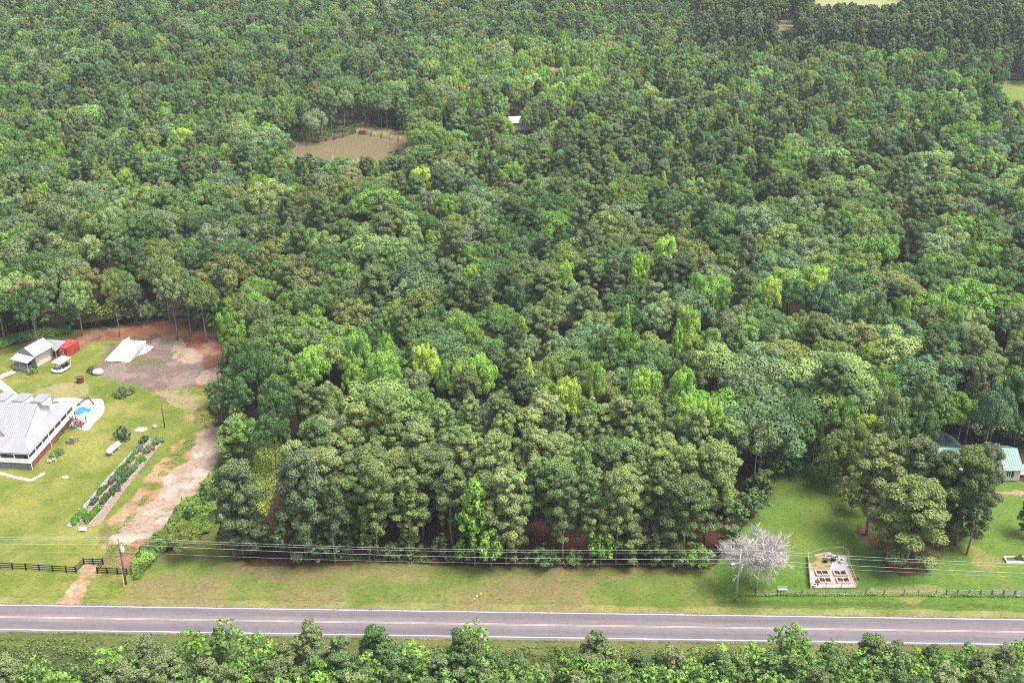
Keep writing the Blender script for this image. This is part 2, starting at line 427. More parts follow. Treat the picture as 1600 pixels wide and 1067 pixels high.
def lin(a, b, n): return list(np.linspace(a, b, n, endpoint=False))
xs = np.array(lin(-2500, -400, 8) + lin(-400, -130, 40) + lin(-130, 130, 600) + lin(130, 400, 40) + lin(400, 2500, 8) + [2500])
ys = np.array(lin(-2500, 60, 8) + lin(60, 140, 20) + lin(140, 232, 230) + lin(232, 300, 110) + lin(300, 780, 200) + lin(780, 2500, 10) + [2500])
def build_ground():
    X, Y = np.meshgrid(xs, ys)
    Z = gz(X, Y)
    wx = X + (fbm(X, Y, 4.0, 3) - .5) * 4.2 ; wy = Y + (fbm(X + 90, Y + 40, 4.0, 3) - .5) * 4.2
    wx2 = X + (fbm(X, Y, 1.6, 3) - .5) * 1.6; wy2 = Y + (fbm(X + 50, Y + 10, 1.6, 3) - .5) * 1.6
    nA = fbm(X, Y, 9, 4); nB = fbm(X + 200, Y + 70, 3.0, 4); nC = fbm(X - 100, Y + 300, 22, 3); nD = fbm(X + 33, Y - 60, 1.1, 3)
    c = np.empty(X.shape + (3,))
    def mix(mask, col, k=1.0):
        w = (np.asarray(mask, float) * k)[..., None]
        c[:] = c * (1 - w) + np.array(col) * w
    def two(a, b, t):
        t = np.clip(t, 0, 1)[..., None]
        return np.array(a) * (1 - t) + np.array(b) * t
    sm = lambda t, a, b: np.clip((t - a) / (b - a), 0, 1)
    c[:] = two((.035, .026, .018), (.075, .05, .033), sm(nA, .3, .7))                   # leaf litter
    def grass(mask, lush, dry, lo=.35, hi=.68):
        g = two(lush, dry, sm(.6 * nA + .4 * nB, lo, hi))
        w = mask[..., None]
        c[:] = np.where(w, g, c)
    P = lambda a: inside(gp(a), wx, wy)
    F = lambda a: inside(gp(a), wx2, wy2)
    # verge beyond the road, near verge, yard, right-hand lawn
    grass(P(A_PINEFLOOR), (.085, .034, .025), (.12, .055, .04))
    grass(F(A_VERGE), (.145, .205, .04), (.25, .248, .08))
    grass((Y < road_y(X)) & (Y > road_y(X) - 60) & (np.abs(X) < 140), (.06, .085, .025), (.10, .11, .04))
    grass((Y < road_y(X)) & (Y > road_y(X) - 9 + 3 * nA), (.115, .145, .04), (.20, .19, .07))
    grass(F(A_YARD), (.16, .205, .035), (.30, .29, .075), .38, .7)
    grass(F(A_LAWN_R), (.10, .205, .03), (.19, .25, .052), .38, .8)
    grass(F(A_WEEDS), (.115, .16, .03), (.19, .19, .05))
    grass((np.abs(Y - road_y(X) - ROAD_HALF - 1.0) < 1.0 + .8 * nB) & (np.abs(X) < 130), (.18, .2, .05), (.33, .31, .12), .3, .6)
    # dry and bare patches
    ver = F(A_VERGE)
    mix(ver * sm(nA, .52, .62), (.25, .20, .09), .75)
    mix(P(A_STRAW1), (.24, .165, .095), .65); mix(P(A_STRAW2) * sm(nB, .3, .5), (.25, .18, .10), .6)
    mix(P(A_STRAW1) & (Y > 170.5), (.115, .04, .03), .8); mix(P(A_STRAW2) & (Y > 170.3), (.15, .07, .05), .8)
    mix(P(A_STRAW_R), (.13, .055, .042), .9)
    mix(P(A_STRAW_R) * sm(nB, .5, .6), (.23, .19, .08), .7)
    yd = F(A_YARD)
    mix(yd * sm(nC, .5, .62) * sm(nB, .4, .6), (.34, .30, .10), .5)
    mix(P(A_CLAY), (.27, .115, .075)); mix(P(A_CLAY) * sm(nB, .45, .65), (.37, .2, .14))
    mix(P(A_CLAY) & (X < at(110, 530)[0]) & (nB > .45), (.12, .15, .04))
    pad = P(A_PAD)
    mix(pad, (.225, .155, .145)); mix(pad * sm(nB, .5, .62), (.29, .215, .195)); mix(pad * sm(nA, .60, .66), (.17, .165, .07), .8)
    for cx, cy, r in ((290, 553, 2.6), (282, 540, 2.0), (300, 560, 2.2), (233, 537, 2.0), (335, 585, 3.0)):
        q = at(cx, cy); mix(((wx - q[0]) ** 2 + ((wy - q[1]) / 1.6) ** 2 < r * r), (.46, .33, .27), .85)
    mix(P(A_TAN1) * sm(nB, .36, .5), (.36, .27, .17), .85)
    mix(P(A_SCRAPE) * sm(nB, .38, .48), (.40, .215, .125)); mix(P(A_SCRAPE) * sm(nB, .5, .62), (.43, .30, .18))
    mix(P(A_SCRAPE) * sm(nA, .54, .6), (.16, .165, .05), .85)
    tr = P(A_TRACK)
    mix(tr, (.44, .31, .255)); mix(tr * sm(nB, .5, .66), (.55, .44, .39)); mix(tr * sm(nD, .6, .72), (.30, .2, .16), .7)
    dr = F(A_DRIVE)
    mix(dr * sm(nB, .3, .42), (.43, .28, .17)); mix(dr * sm(nB, .55, .65), (.5, .39, .29))
    q = at(210, 870); mix((wx - q[0]) ** 2 + ((wy - q[1]) / 2.3) ** 2 < 5.5, (.40, .17, .12), .9)
    q = at(100, 612); mix(((wx - q[0]) / 3.2) ** 2 + ((wy - q[1]) / 2.5) ** 2 < 3.3, (.40, .33, .19), .6)
    mix(F(A_PATH_R), (.40, .31, .2))
    for cx, cy, rx, ry in ((1420, 925, 6, 2.2), (1530, 872, 3, 4), (1590, 838, 2, 2.5), (1300, 900, 2, 1)):
        q = at(cx, cy); mix(((wx - q[0]) / rx) ** 2 + ((wy - q[1]) / ry) ** 2 < 1, (.31, .27, .11), .6)
    # ditch line, mower tracks
    dd = Y - road_y(X)
    mix((np.abs(dd - 6.6 - .6 * nB) < .45) & (X > at(1120, 950)[0]) & (nB > .42), (.10, .12, .03), .7)
    mix((np.abs(dd - 9.7) < .5) & (X > at(1190, 928)[0]) & (X < at(1480, 928)[0]), (.16, .14, .06), .7)
    # far clearings, pond shore
    grass(P(A_BANK), (.075, .085, .03), (.2, .15, .1)); mix(P(A_BANKTAN), (.40, .31, .16))
    q = at(450, 225); mix(((wx - q[0]) / 9) ** 2 + ((wy - q[1]) / 9) ** 2 < 1, (.26, .17, .13), .9)
    for a in (A_FIELD_R,): grass(inside(gp(a), X, Y), (.17, .235, .05), (.24, .265, .07))
    q = at(1640, 150); grass((X > 205) & (Y > 430) & (Y < 537), (.17, .235, .05), (.24, .265, .07))
    grass((Y > 715) & (X > 150) & (X < 330), (.32, .35, .15), (.40, .38, .2))
    for a in (A_GAP_T, A_GAP_M): mix(inside(gp(a), X, Y), (.42, .34, .2))
    # the ditch and the little banks beside the road
    c *= .67
    Z = Z - .35 * np.exp(-((dd - 6.6) / 1.0) ** 2) * (np.abs(X) < 400) - .04
    Z = Z + ((nB - .5) * .25 + (nA - .5) * .3) * np.clip((np.abs(dd) - 4) / 2, 0, 1) * (Y < 330)
    # pond basin
    pc = at(548, 226)
    Z = np.where(inside(POND, X, Y), -.5, Z)
    nv = X.size; nx, ny = len(xs), len(ys)
    me = bpy.data.meshes.new('ground')
    me.vertices.add(nv); me.vertices.foreach_set('co', np.stack([X, Y, Z], -1).ravel())
    i = np.arange(nv).reshape(ny, nx)
    q = np.stack([i[:-1, :-1], i[:-1, 1:], i[1:, 1:], i[1:, :-1]], -1).reshape(-1, 4)
    me.loops.add(q.size); me.loops.foreach_set('vertex_index', q.ravel())
    me.polygons.add(len(q)); me.polygons.foreach_set('loop_start', np.arange(len(q)) * 4); me.polygons.foreach_set('loop_total', np.full(len(q), 4))
    me.polygons.foreach_set('use_smooth', np.ones(len(q), bool))
    at_ = me.attributes.new('cover', 'FLOAT_COLOR', 'POINT')
    at_.data.foreach_set('color', np.concatenate([np.clip(c, 0, 1), np.ones(X.shape + (1,))], -1).ravel().astype(np.float32))
    me.materials.append(M['ground']); me.update(); me.validate()
    return tag(link('ground', me), kind='structure')

POND_PX = [(426, 243), (440, 236), (470, 229), (500, 222), (533, 215), (556, 208), (590, 213), (620, 219), (648, 224)]
POND = gp(POND_PX) + gp([(640, 240), (610, 262), (540, 268), (470, 262), (436, 254)])
build_ground()
def flat(name, pts, z, mat, kind=None, parent=None, th=None):
    b = MB()
    if th: b.hexa([(x, y, z - th) for x, y in pts], [(x, y, z) for x, y in pts])
    else: b.quad(*[(x, y, z) for x, y in pts])
    o = b.build(name, mat, parent)
    if kind: o['kind'] = kind
    return o
flat('pond_water', POND, -.10, M['pond'], 'structure')

def build_road():
    me = MB(); n = 40
    L = 420.0
    for i in range(n):
        a, b_ = -L + 2 * L * i / n, -L + 2 * L * (i + 1) / n
        me.quad((a, -ROAD_HALF - .35, 0), (b_, -ROAD_HALF - .35, 0), (b_, ROAD_HALF + .35, 0), (a, ROAD_HALF + .35, 0))
        for s in (-1, 1):    # shoulder slope down into the grass
            y0, y1 = s * (ROAD_HALF + .35), s * (ROAD_HALF + .75)
            q = [(a, y0, 0), (b_, y0, 0), (b_, y1, -.2), (a, y1, -.2)]
            me.quad(*(q if s < 0 else q[::-1]))
    o = me.build('road', M['road']); o['kind'] = 'structure'
    o.location = (0, float(road_y(0)), .05); o.rotation_euler = (0, 0, ROAD_YAW)
    for s in (-1, 1):
        b = MB(); y = s * (ROAD_HALF)
        b.quad((-L, y - .085, .006), (L, y - .085, .006), (L, y + .085, .006), (-L, y + .085, .006))
        b.build('edge_line', M['line_white'], o)
    for s in (-1, 1):
        b = MB(); y = s * .13
        b.quad((-L, y - .06, .006), (L, y - .06, .006), (L, y + .06, .006), (-L, y + .06, .006))
        b.build('centre_line', M['line_yellow'], o)
build_road()


# ------------------------------------------------------------------ trees: crown and trunk shapes
def diamonds(cen, nor, size, aspect, rg, lv, name, mat, extra=None):
    n = len(cen)
    nor = nor / (np.linalg.norm(nor, axis=1, keepdims=True) + 1e-9)
    r = rg.normal(size=(n, 3))
    a = np.cross(nor, r); a /= np.linalg.norm(a, axis=1, keepdims=True) + 1e-9
    b = np.cross(nor, a)
    s = (size * rg.uniform(.65, 1.35, n))[:, None]; k = (aspect * rg.uniform(.7, 1.2, n))[:, None]
    sag = nor * s * .22
    V = np.stack([cen - a * s - sag, cen - b * s * k, cen + a * s - sag, cen + b * s * k], 1).reshape(-1, 3)
    me = bpy.data.meshes.new(name)
    me.vertices.add(4 * n); me.vertices.foreach_set('co', V.astype(np.float32).ravel())
    me.loops.add(4 * n); me.loops.foreach_set('vertex_index', np.arange(4 * n))
    me.polygons.add(n); me.polygons.foreach_set('loop_start', np.arange(n) * 4); me.polygons.foreach_set('loop_total', np.full(n, 4))
    at_ = me.attributes.new('lv', 'FLOAT', 'FACE'); at_.data.foreach_set('value', np.clip(lv, 0, 1).astype(np.float32))
    me.materials.append(mat); me.update()
    return me

def lobe_cloud(rg, lobes, per_area, size, aspect, jit, low, mat, name):
    C, Nn, L = [], [], []
    cs = np.array([l[0] for l in lobes]); rs = np.array([l[1] for l in lobes]); lvs = np.array([l[2] for l in lobes])
    for c, r, lv in lobes:
        n = max(8, int(per_area * 4 * math.pi * r * r))
        d = rg.normal(size=(n, 3)); d /= np.linalg.norm(d, axis=1, keepdims=True)
        keep = d[:, 2] > low - rg.random(n) * .35
        d = d[keep]
        p = c + d * (r * rg.uniform(.78, 1.1, len(d)))[:, None] * np.array([1, 1, .88])
        dist = np.linalg.norm(p[:, None, :] - cs[None], axis=2) / rs[None]
        ok = (dist < .72).sum(1) == 0
        p, d = p[ok], d[ok]
        C.append(p); Nn.append(d + rg.normal(size=d.shape) * jit + np.array([0, 0, .3])); L.append(np.clip(lv + rg.normal(size=len(p)) * .13, 0, 1))
    return diamonds(np.concatenate(C), np.concatenate(Nn), size, aspect, rg, np.concatenate(L), name, mat)

def oak_crown(seed, R=5.2, ht=7.5, z0=8.0, name='broadleaf_crown', n=50, size=.21, dens=13.5):
    rg = np.random.default_rng(seed)
    lobes = []
    sx, sy = rg.uniform(.8, 1.22, 2); pa = rg.uniform(0, 6.28); am = rg.uniform(.05, .32)
    for i in range(n):
        t = (i + .5) / n
        z = 1 - 1.25 * t                                   # over the dome and a little below its rim
        ph = i * 2.39996 + rg.uniform(-.5, .5)
        rr = math.sqrt(max(0, 1 - max(z, -.2) ** 2))
        q = rg.uniform(.62, 1.06) * (1 + am * math.cos(ph - pa))
        c = np.array([R * rr * math.cos(ph) * q * sx, R * rr * math.sin(ph) * q * sy, z0 + ht * .42 + ht * .52 * z * q])
        lobes.append((c, R * rg.uniform(.13, .29), rg.uniform(.2, .8)))
    for i in range(8):
        c = np.array([*(rg.normal(size=2) * R * .3), z0 + ht * rg.uniform(.3, .7)]); lobes.append((c, R * .36, .25))
    return lobe_cloud(rg, lobes, dens, size, .75, .34, -.3, M['leaf'], name)

def poplar_crown(seed, R=3.6, ht=13.0, z0=7.0, n=34, name='poplar_crown', size=.28):
    rg = np.random.default_rng(seed)
    lobes = []
    for i in range(n):
        t = ((i + .5) / n) ** .8
        rr = R * (1 - t ** 1.7) ** .75 * (.6 + .4 * min(1, t * 4 + .3))
        ph = i * 2.39996 + rg.uniform(-.6, .6); q = rg.uniform(.45, 1.12)
        lobes.append((np.array([rr * q * math.cos(ph), rr * q * math.sin(ph), z0 + ht * t * .93]), R * rg.uniform(.13, .27), rg.uniform(.15, .9)))
    return lobe_cloud(rg, lobes, 8.5, size, .8, .6, -.4, M['leaf'], name)

def pine_crown(seed, R=3.7, z0=8.0, top=20.5, n=64, name='pine_crown', lean=0.0, spread=1.0):
    rg = np.random.default_rng(seed)
    C, Nn, L = [], [], []
    ph0 = rg.uniform(0, 6.28)
    for i in range(n):
        t = ((i + rg.random()) / n)
        z = z0 + (top - z0) * t
        prof = (math.sin(math.pi * min(1, .14 + .86 * (1 - t) ** .9) ** .8 * .62 + .05)) if t > .3 else .62 + t * 1.1
        rr = R * spread * prof * rg.uniform(.25, 1.05)
        ph = ph0 + i * 2.39996 + rg.uniform(-.7, .7)
        if t < .4 and rg.random() < .42: continue
        c = np.array([rr * math.cos(ph), rr * math.sin(ph), z - rr * .08])
        r = rg.uniform(.5, 1.25) * (.85 if t < .3 else 1) * R / 3.7
        m = int(430 * r * r)
        d = rg.normal(size=(m, 3)); d /= np.linalg.norm(d, axis=1, keepdims=True)
        d = d[d[:, 2] > -.55 - .3 * rg.random(len(d))]
        p = c + d * (r * rg.uniform(.55, 1.1, len(d)))[:, None] * np.array([1, 1, .72])
        C.append(p); Nn.append(d + rg.normal(size=d.shape) * .5 + np.array([0, 0, .3])); L.append(np.clip(rg.uniform(.3, .7) + rg.normal(size=len(p)) * .15, 0, 1))
    return diamonds(np.concatenate(C), np.concatenate(Nn), .18, .6, rg, np.concatenate(L), name, M['needle'])

def bush_crown(seed, R=1.6, ht=1.8, n=14, size=.2, name='bush_foliage', dens=9):
    rg = np.random.default_rng(seed)
    lobes = []
    for i in range(n):
        ph = rg.uniform(0, 6.28); q = R * math.sqrt(rg.random()) * .75
        lobes.append((np.array([q * math.cos(ph), q * math.sin(ph), ht * rg.uniform(.25, .75) * (1 - .35 * q / R)]), R * rg.uniform(.25, .42), rg.random()))
    return lobe_cloud(rg, lobes, dens, size, .7, .6, -.8, M['leaf'], name)

def trunk_mesh(seed, h, r0, mat, name='trunk', limbs=7, lz=(.45, .9), ll=2.6, up=.5, stubs=0):
    rg = np.random.default_rng(seed)
    b = MB(); k = 6
    off = np.cumsum(rg.normal(size=(k, 2)) * h * .008, axis=0); off[0] = 0
    pts = [np.array([off[i][0], off[i][1], h * i / (k - 1) - (.3 if i == 0 else 0)]) for i in range(k)]
    b.tube(pts, [r0 * (1.25 if i == 0 else 1) * (1 - .8 * i / (k - 1)) for i in range(k)], 7)
    def on(t):
        f = t * (k - 1); i = min(int(f), k - 2); return pts[i] + (pts[i + 1] - pts[i]) * (f - i)
    for i in range(limbs + stubs):
        dead = i >= limbs
        t = rg.uniform(*(lz if not dead else (.22, lz[0] + .1))); ph = i * 2.4 + rg.uniform(-.5, .5)
        l = ll * rg.uniform(.6, 1.2) * (.55 if dead else 1); p = on(t)
        d = np.array([math.cos(ph), math.sin(ph), up if not dead else rg.uniform(-.2, .2)])
        b.tube([p, p + d * l * .5, p + d * l + np.array([0, 0, l * .12])], [r0 * .3 * (.5 if dead else 1), r0 * .2 * (.5 if dead else 1), r0 * .06], 4, False)
    return b.mesh(name, mat, True)

def snag_mesh(seed, h, r0, spread, mat, name, levels=4, kids=(5, 4, 4, 3), flat=.35, z_first=.25, rmin=.025):
    """bare branches: forks into ever finer twigs"""
    rg = np.random.default_rng(seed); b = MB()
    def grow(p, d, l, r, lev):
        q = p + d * l * .55; e = q + (d + rg.normal(size=3) * .16 + np.array([0, 0, .06])) * l * .45
        b.tube([p, q, e], [r, r * .75, r * .5], 4 if lev < 2 else 3, False)
        if lev >= levels: return
        for i in range(kids[min(lev, len(kids) - 1)]):
            t = rg.uniform(.35, 1.0); s = p + (e - p) * t
            nd = d + rg.normal(size=3) * .62; nd[2] = nd[2] * .8 + .12
            nd /= np.linalg.norm(nd)
            grow(s, nd, l * rg.uniform(.5, .75), max(r * .5, rmin), lev + 1)
    n = kids[0] + 2
    for i in range(n):
        ph = i * 2.4 + rg.uniform(-.4, .4)
        d = np.array([math.cos(ph), math.sin(ph), rg.uniform(flat, flat + .9)]); d /= np.linalg.norm(d)
        grow(np.array([0, 0, h * (z_first + .12 * rg.random())]), d, spread * rg.uniform(.5, .68), r0 * .5, 1)
    return b.mesh(name, mat, True)

OAKS = [(oak_crown(10, 5.2, 7.5, 8.5), trunk_mesh(10, 14, .27, M['bark'])),
        (oak_crown(11, 5.8, 7.0, 9.0, n=52), trunk_mesh(11, 14, .3, M['bark'])),
        (oak_crown(12, 4.6, 8.5, 8.0, n=58), trunk_mesh(12, 14, .25, M['bark'])),
        (oak_crown(13, 5.0, 9.5, 7.0, n=49), trunk_mesh(13, 14, .28, M['bark'])),
        (oak_crown(14, 6.2, 7.5, 8.0, n=60), trunk_mesh(14, 13, .32, M['bark'])),
        (oak_crown(15, 4.4, 7.0, 9.5, n=34), trunk_mesh(15, 14, .24, M['bark'])),
        (oak_crown(17, 4.2, 6.0, 9.0, n=34), trunk_mesh(17, 13, .24, M['bark'])),
        (oak_crown(18, 6.6, 6.5, 9.0, n=64), trunk_mesh(18, 13, .32, M['bark'])),
        (oak_crown(19, 5.4, 8.5, 7.0, n=40), trunk_mesh(19, 13, .28, M['bark'])),
        (oak_crown(16, 5.0, 10.5, 6.0, n=58), trunk_mesh(16, 14, .28, M['bark']))]
PINES = [(pine_crown(20 + i, R, z0, top, n), trunk_mesh(20 + i, top - 1.2, .21, M['pine_bark'], limbs=11, lz=(.35, .95), ll=2.3, up=.25, stubs=9))
         for i, (R, z0, top, n) in enumerate(((3.5, 6.0, 20.5, 84), (3.9, 4.5, 20.0, 96), (3.2, 7.5, 21.0, 70), (3.6, 3.5, 19.5, 96), (4.1, 6.5, 20.5, 90), (3.0, 6.0, 20.0, 72)))]
FULL_PINES = [(pine_crown(40 + i, 4.3, z0, 19.5, n), trunk_mesh(40 + i, 18, .27, M['pine_bark'], limbs=10, ll=2.6, stubs=4)) for i, (z0, n) in enumerate(((2.2, 130), (3.0, 120)))]
POPLARS = [(oak_crown(50, 4.0, 10.5, 7.5, 'poplar_crown', 56), trunk_mesh(50, 15, .2, M['bark'], ll=1.6)), (oak_crown(51, 4.9, 10.0, 8.0, 'poplar_crown', 64), trunk_mesh(51, 15, .2, M['bark'], ll=1.6)),
           (poplar_crown(52, 3.5, 10.5, 8, 64), trunk_mesh(52, 15, .2, M['bark'], ll=1.6)), (oak_crown(53, 5.7, 9.0, 8.5, 'poplar_crown', 70), trunk_mesh(53, 15, .2, M['bark'], ll=1.6))]
# young trees, denser and leafy to the ground (heights about 9 m)
YOUNG = [(oak_crown(60 + i, R, ht, z0, 'young_crown', n, .24, 8.0), trunk_mesh(60 + i, 6, .1, M['bark'], ll=1.2)) for i, (R, ht, z0, n) in enumerate(((2.3, 7.5, .8, 34), (2.7, 6.5, 1.0, 36), (2.0, 8.5, .8, 32), (2.5, 7.0, .6, 40)))]
YPINES = [(pine_crown(70 + i, R, 1.0, 9.0, n, 'young_pine_crown'), trunk_mesh(70 + i, 8.4, .1, M['pine_bark'], ll=1.2)) for i, (R, n) in enumerate(((2.1, 70), (2.5, 80)))]
BUSHES = [bush_crown(80, 1.5, 1.9), bush_crown(81, 1.2, 1.5, 10), bush_crown(82, 1.9, 1.7, 18)]

LEAF_GAIN = 2.05
def plant(pair, x, y, s, tint, name, cat, label=None, group=None, rz=None, sz=None, z=None, crown='crown'):
    root = thing(name, label, cat, (x, y, float(gz(x, y)) - .05 if z is None else z), random.uniform(0, 6.28) if rz is None else rz, group)
    root.scale = (s, s, sz or s)
    cr = link(crown, pair[0], root); cr['tint'] = [float(t) * LEAF_GAIN for t in tint]
    tr = link('trunk', pair[1], root)
    return root

OAK_T = [('olive green', (.066, .094, .027), 4), ('mid green', (.050, .092, .027), 6), ('grey-green', (.066, .10, .048), 5), ('dark green', (.032, .066, .021), 4),
         ('blue-green', (.044, .084, .038), 3), ('brownish green', (.072, .088, .034), .7), ('pale green', (.085, .135, .045), 2.5), ('fresh green', (.065, .13, .025), 2.5)]
PINE_T = [('grey-green', (.07, .098, .042), 4), ('dark', (.038, .06, .025), 3), ('olive', (.06, .09, .033), 3), ('mid green', (.055, .09, .033), 3)]
POP_T = [('bright green', (.09, .172, .03), 4), ('lime green', (.118, .195, .034), 3), ('yellow-green', (.155, .22, .038), .2), ('light green', (.082, .155, .038), 2)]
def pick(tab, rg):
    w = np.array([t[2] for t in tab], float)
    t = tab[rg.choice(len(tab), p=w / w.sum())]
    return t[0], np.array(t[1]) * rg.uniform(.85, 1.15) * (1 + rg.normal(size=3) * .03) * np.array([1.03, 1, .97])
TW = {**{t[0]: t[1] for t in OAK_T}, **{t[0]: t[1] for t in POP_T}}

# ------------------------------------------------------------------ where trees must not stand or hide what the photograph shows
CLEAR = [[(-400, 560), (-40, 545), (0, 532), (60, 522), (150, 513), (235, 505), (262, 518), (300, 508), (335, 520), (352, 560), (360, 596), (330, 612), (328, 640), (345, 665), (345, 700), (318, 770), (262, 830), (200, 880), (190, 1000), (-400, 1000)],
         [(430, 243), (440, 235), (470, 226), (540, 212), (548, 196), (560, 197), (600, 205), (656, 218), (640, 226), (606, 236), (600, 247), (575, 243), (520, 240), (470, 240)],
         [(1127, 1000), (1127, 890), (1125, 870), (1180, 800), (1200, 765), (1228, 742), (1275, 738), (1300, 775), (1330, 815), (1345, 850), (1345, 1000)],
         [(1466, 700), (1480, 682), (1500, 690), (1505, 702), (1545, 704), (1700, 704), (1700, 1000), (1440, 1000), (1440, 880), (1480, 860), (1548, 790), (1548, 705), (1490, 703)],
         A_FIELD_R, A_FIELD_T[:2] + [(1300, 14), (1320, 6), (1345, 12), (1400, 10), (1420, -10)] + A_FIELD_T[3:], A_GAP_T, A_GAP_M, [(794, 194), (834, 193), (834, 208), (794, 209)],
         [(404, 702), (434, 694), (430, 745), (414, 785)],
         [(1034, 772), (1048, 772), (1048, 784), (1034, 784)]]
CLEAR_BOX = [(min(p[0] for p in a), min(p[1] for p in a), max(p[0] for p in a), max(p[1] for p in a)) for a in CLEAR]
def hides(x, y, h, r):
    for zf, rf in ((0, 0), (.3, .25), (.55, .75), (.75, .85), (.97, .25)):
        for sx in (-1, 1) if rf else (0,):
            px, py = seen(x + sx * rf * r, y, h * zf + float(gz(x, y)))
            for a, bx in zip(CLEAR, CLEAR_BOX):
                if bx[0] <= px <= bx[2] and bx[1] <= py <= bx[3] and inside(a, [px], [py])[0]:
                    return True
    return False

TREES = []        # (kind, variant, x, y, scale, zscale, tint, tint words, zone)
class Grid:
    def __init__(s, c): s.c = c; s.d = {}
    def near(s, x, y, r):
        k = int(r / s.c) + 1; i, j = int(x // s.c), int(y // s.c)
        for a in range(i - k, i + k + 1):
            for b in range(j - k, j + k + 1):
                for (u, v, q) in s.d.get((a, b), ()):
                    if (u - x) ** 2 + (v - y) ** 2 < ((r + q) / 2) ** 2: return True
        return False
    def add(s, x, y, r): s.d.setdefault((int(x // s.c), int(y // s.c)), []).append((x, y, r))
GR = Grid(6.0)
def put(kind, var, x, y, s, sz, tint, word, zone, space):
    GR.add(x, y, space); TREES.append((kind, var, float(x), float(y), float(s), float(sz), tuple(map(float, tint)), word, zone))

# --- trees one can pick out: (crown middle px, crown top py, crown width px, height m, kind, colour word)
PICK = [(480, 540, 58, 20, 'p1', 'bright green'), (560, 512, 44, 20, 'p3', 'light green'), (607, 518, 34, 21, 'p0', 'bright green'), (598, 548, 52, 20, 'p1', 'bright green'), (547, 556, 36, 18, 'p0', 'lime green'),
        (668, 533, 48, 19, 'p3', 'yellow-green'), (713, 562, 36, 18, 'p3', 'yellow-green'), (752, 552, 50, 21, 'p1', 'bright green'), (690, 565, 40, 18, 'o6', 'fresh green'), (826, 558, 30, 20, 'p2', 'lime green'), (882, 588, 58, 19, 'p3', 'yellow-green'),
        (931, 560, 38, 20, 'p0', 'lime green'), (1004, 574, 58, 19, 'p3', 'lime green'), (1066, 568, 58, 20, 'p3', 'bright green'), (1078, 618, 56, 19, 'p3', 'lime green'), (1118, 620, 50, 19, 'p3', 'lime green'),
        (1040, 364, 50, 18, 'p3', 'lime green'), (882, 404, 38, 18, 'p3', 'lime green'), (998, 393, 34, 18, 'p3', 'lime green'), (1093, 424, 30, 17, 'p1', 'light green'), (1131, 440, 28, 18, 'p0', 'light green'), (1082, 474, 40, 18, 'p3', 'lime green'), (1061, 498, 22, 20, 'p2', 'bright green'),
        (1285, 420, 50, 18, 'p3', 'yellow-green'), (1208, 434, 32, 18, 'p1', 'yellow-green'), (1416, 458, 30, 18, 'p0', 'bright green'), (1479, 451, 18, 19, 'p2', 'lime green'), (1502, 474, 26, 18, 'p0', 'light green'), (1382, 366, 60, 18, 'o1', 'fresh green'), (981, 475, 18, 18, 'p2', 'bright green'),
        (1326, 612, 56, 20, 'o6', 'fresh green'), (284, 198, 34, 16, 'p1', 'yellow-green'), (356, 478, 50, 17, 'o3', 'fresh green'), (372, 460, 44, 18, 'o1', 'olive green'), (658, 256, 40, 18, 'p3', 'yellow-green'), (1038, 268, 16, 16, 'p2', 'lime green'), (1020, 240, 20, 15, 'p2', 'light green'),
        (80, 307, 84, 19, 'o4', 'grey-green'), (250, 400, 60, 19, 'o1', 'olive green'), (160, 325, 56, 19, 'o0', 'pale green'), (395, 536, 80, 19, 'o4', 'dark green'), (430, 590, 60, 17, 'o3', 'dark green'), (366, 590, 50, 15, 'o2', 'dark green'), (345, 605, 40, 13, 'o6', 'dark green'), (420, 640, 56, 15, 'o3', 'dark green'),
        (385, 652, 60, 12, 'o6', 'fresh green'), (1320, 425, 60, 18, 'o1', 'blue-green'), (1290, 438, 60, 18, 'o0', 'blue-green'), (1365, 452, 64, 19, 'o4', 'mid green'), (1400, 600, 60, 20, 'o4', 'grey-green'), (1560, 600, 70, 20, 'o4', 'blue-green'), (1190, 645, 70, 20, 'd6', 'grey-green'),
        (1068, 395, 56, 18, 'q4', 'dark'), (1345, 655, 66, 17, 'o4', 'olive green'), (1310, 672, 52, 15, 'o1', 'olive green'), (1400, 640, 60, 18, 'o3', 'mid green'), (1280, 655, 36, 14, 'o6', 'dark green'), (1450, 640, 60, 18, 'o0', 'dark green'),
        (262, 425, 50, 19, 'o5', 'grey-green'), (285, 425, 40, 18, 'o5', 'mid green'), (170, 425, 36, 18, 'o5', 'olive green'), (110, 430, 50, 17, 'o3', 'pale green'), (225, 470, 30, 12, 'o6', 'brownish green'), (310, 440, 56, 17, 'o1', 'olive green'), (40, 440, 60, 18, 'o3', 'dark green'),
        (820, 170, 22, 16, 'p0', 'light green'), (715, 205, 36, 15, 'p1', 'light green'), (770, 205, 14, 14, 'p2', 'lime green')]
for cx, ty, wpx, h, kv, word in PICK:
    kind = {'p': 'poplar', 'o': 'broadleaf', 'q': 'pine', 'd': 'broadleaf'}[kv[0]]; var = int(kv[1])
    lib = {'poplar': POPLARS, 'broadleaf': OAKS, 'pine': PINES}[kind]
    co = np.empty(len(lib[var][0].vertices) * 3); lib[var][0].vertices.foreach_get('co', co); co = co.reshape(-1, 3)
    top, rad = co[:, 2].max(), np.percentile(np.abs(co[:, :2]), 99)
    x, y, _ = at(cx, ty, h)
    y += .2
    w = wpx * math.hypot(y, H - h) / FPX / 2
    col = {**{t[0]: t[1] for t in OAK_T + PINE_T}, **{t[0]: t[1] for t in POP_T}}[word]
    put(kind, var, x, y, w / rad, h / top, np.array(col) * RNG.uniform(.93, 1.07) * (1.14 if kind == 'poplar' else 1.0), word, 'picked', min(w * 1.7, 7))

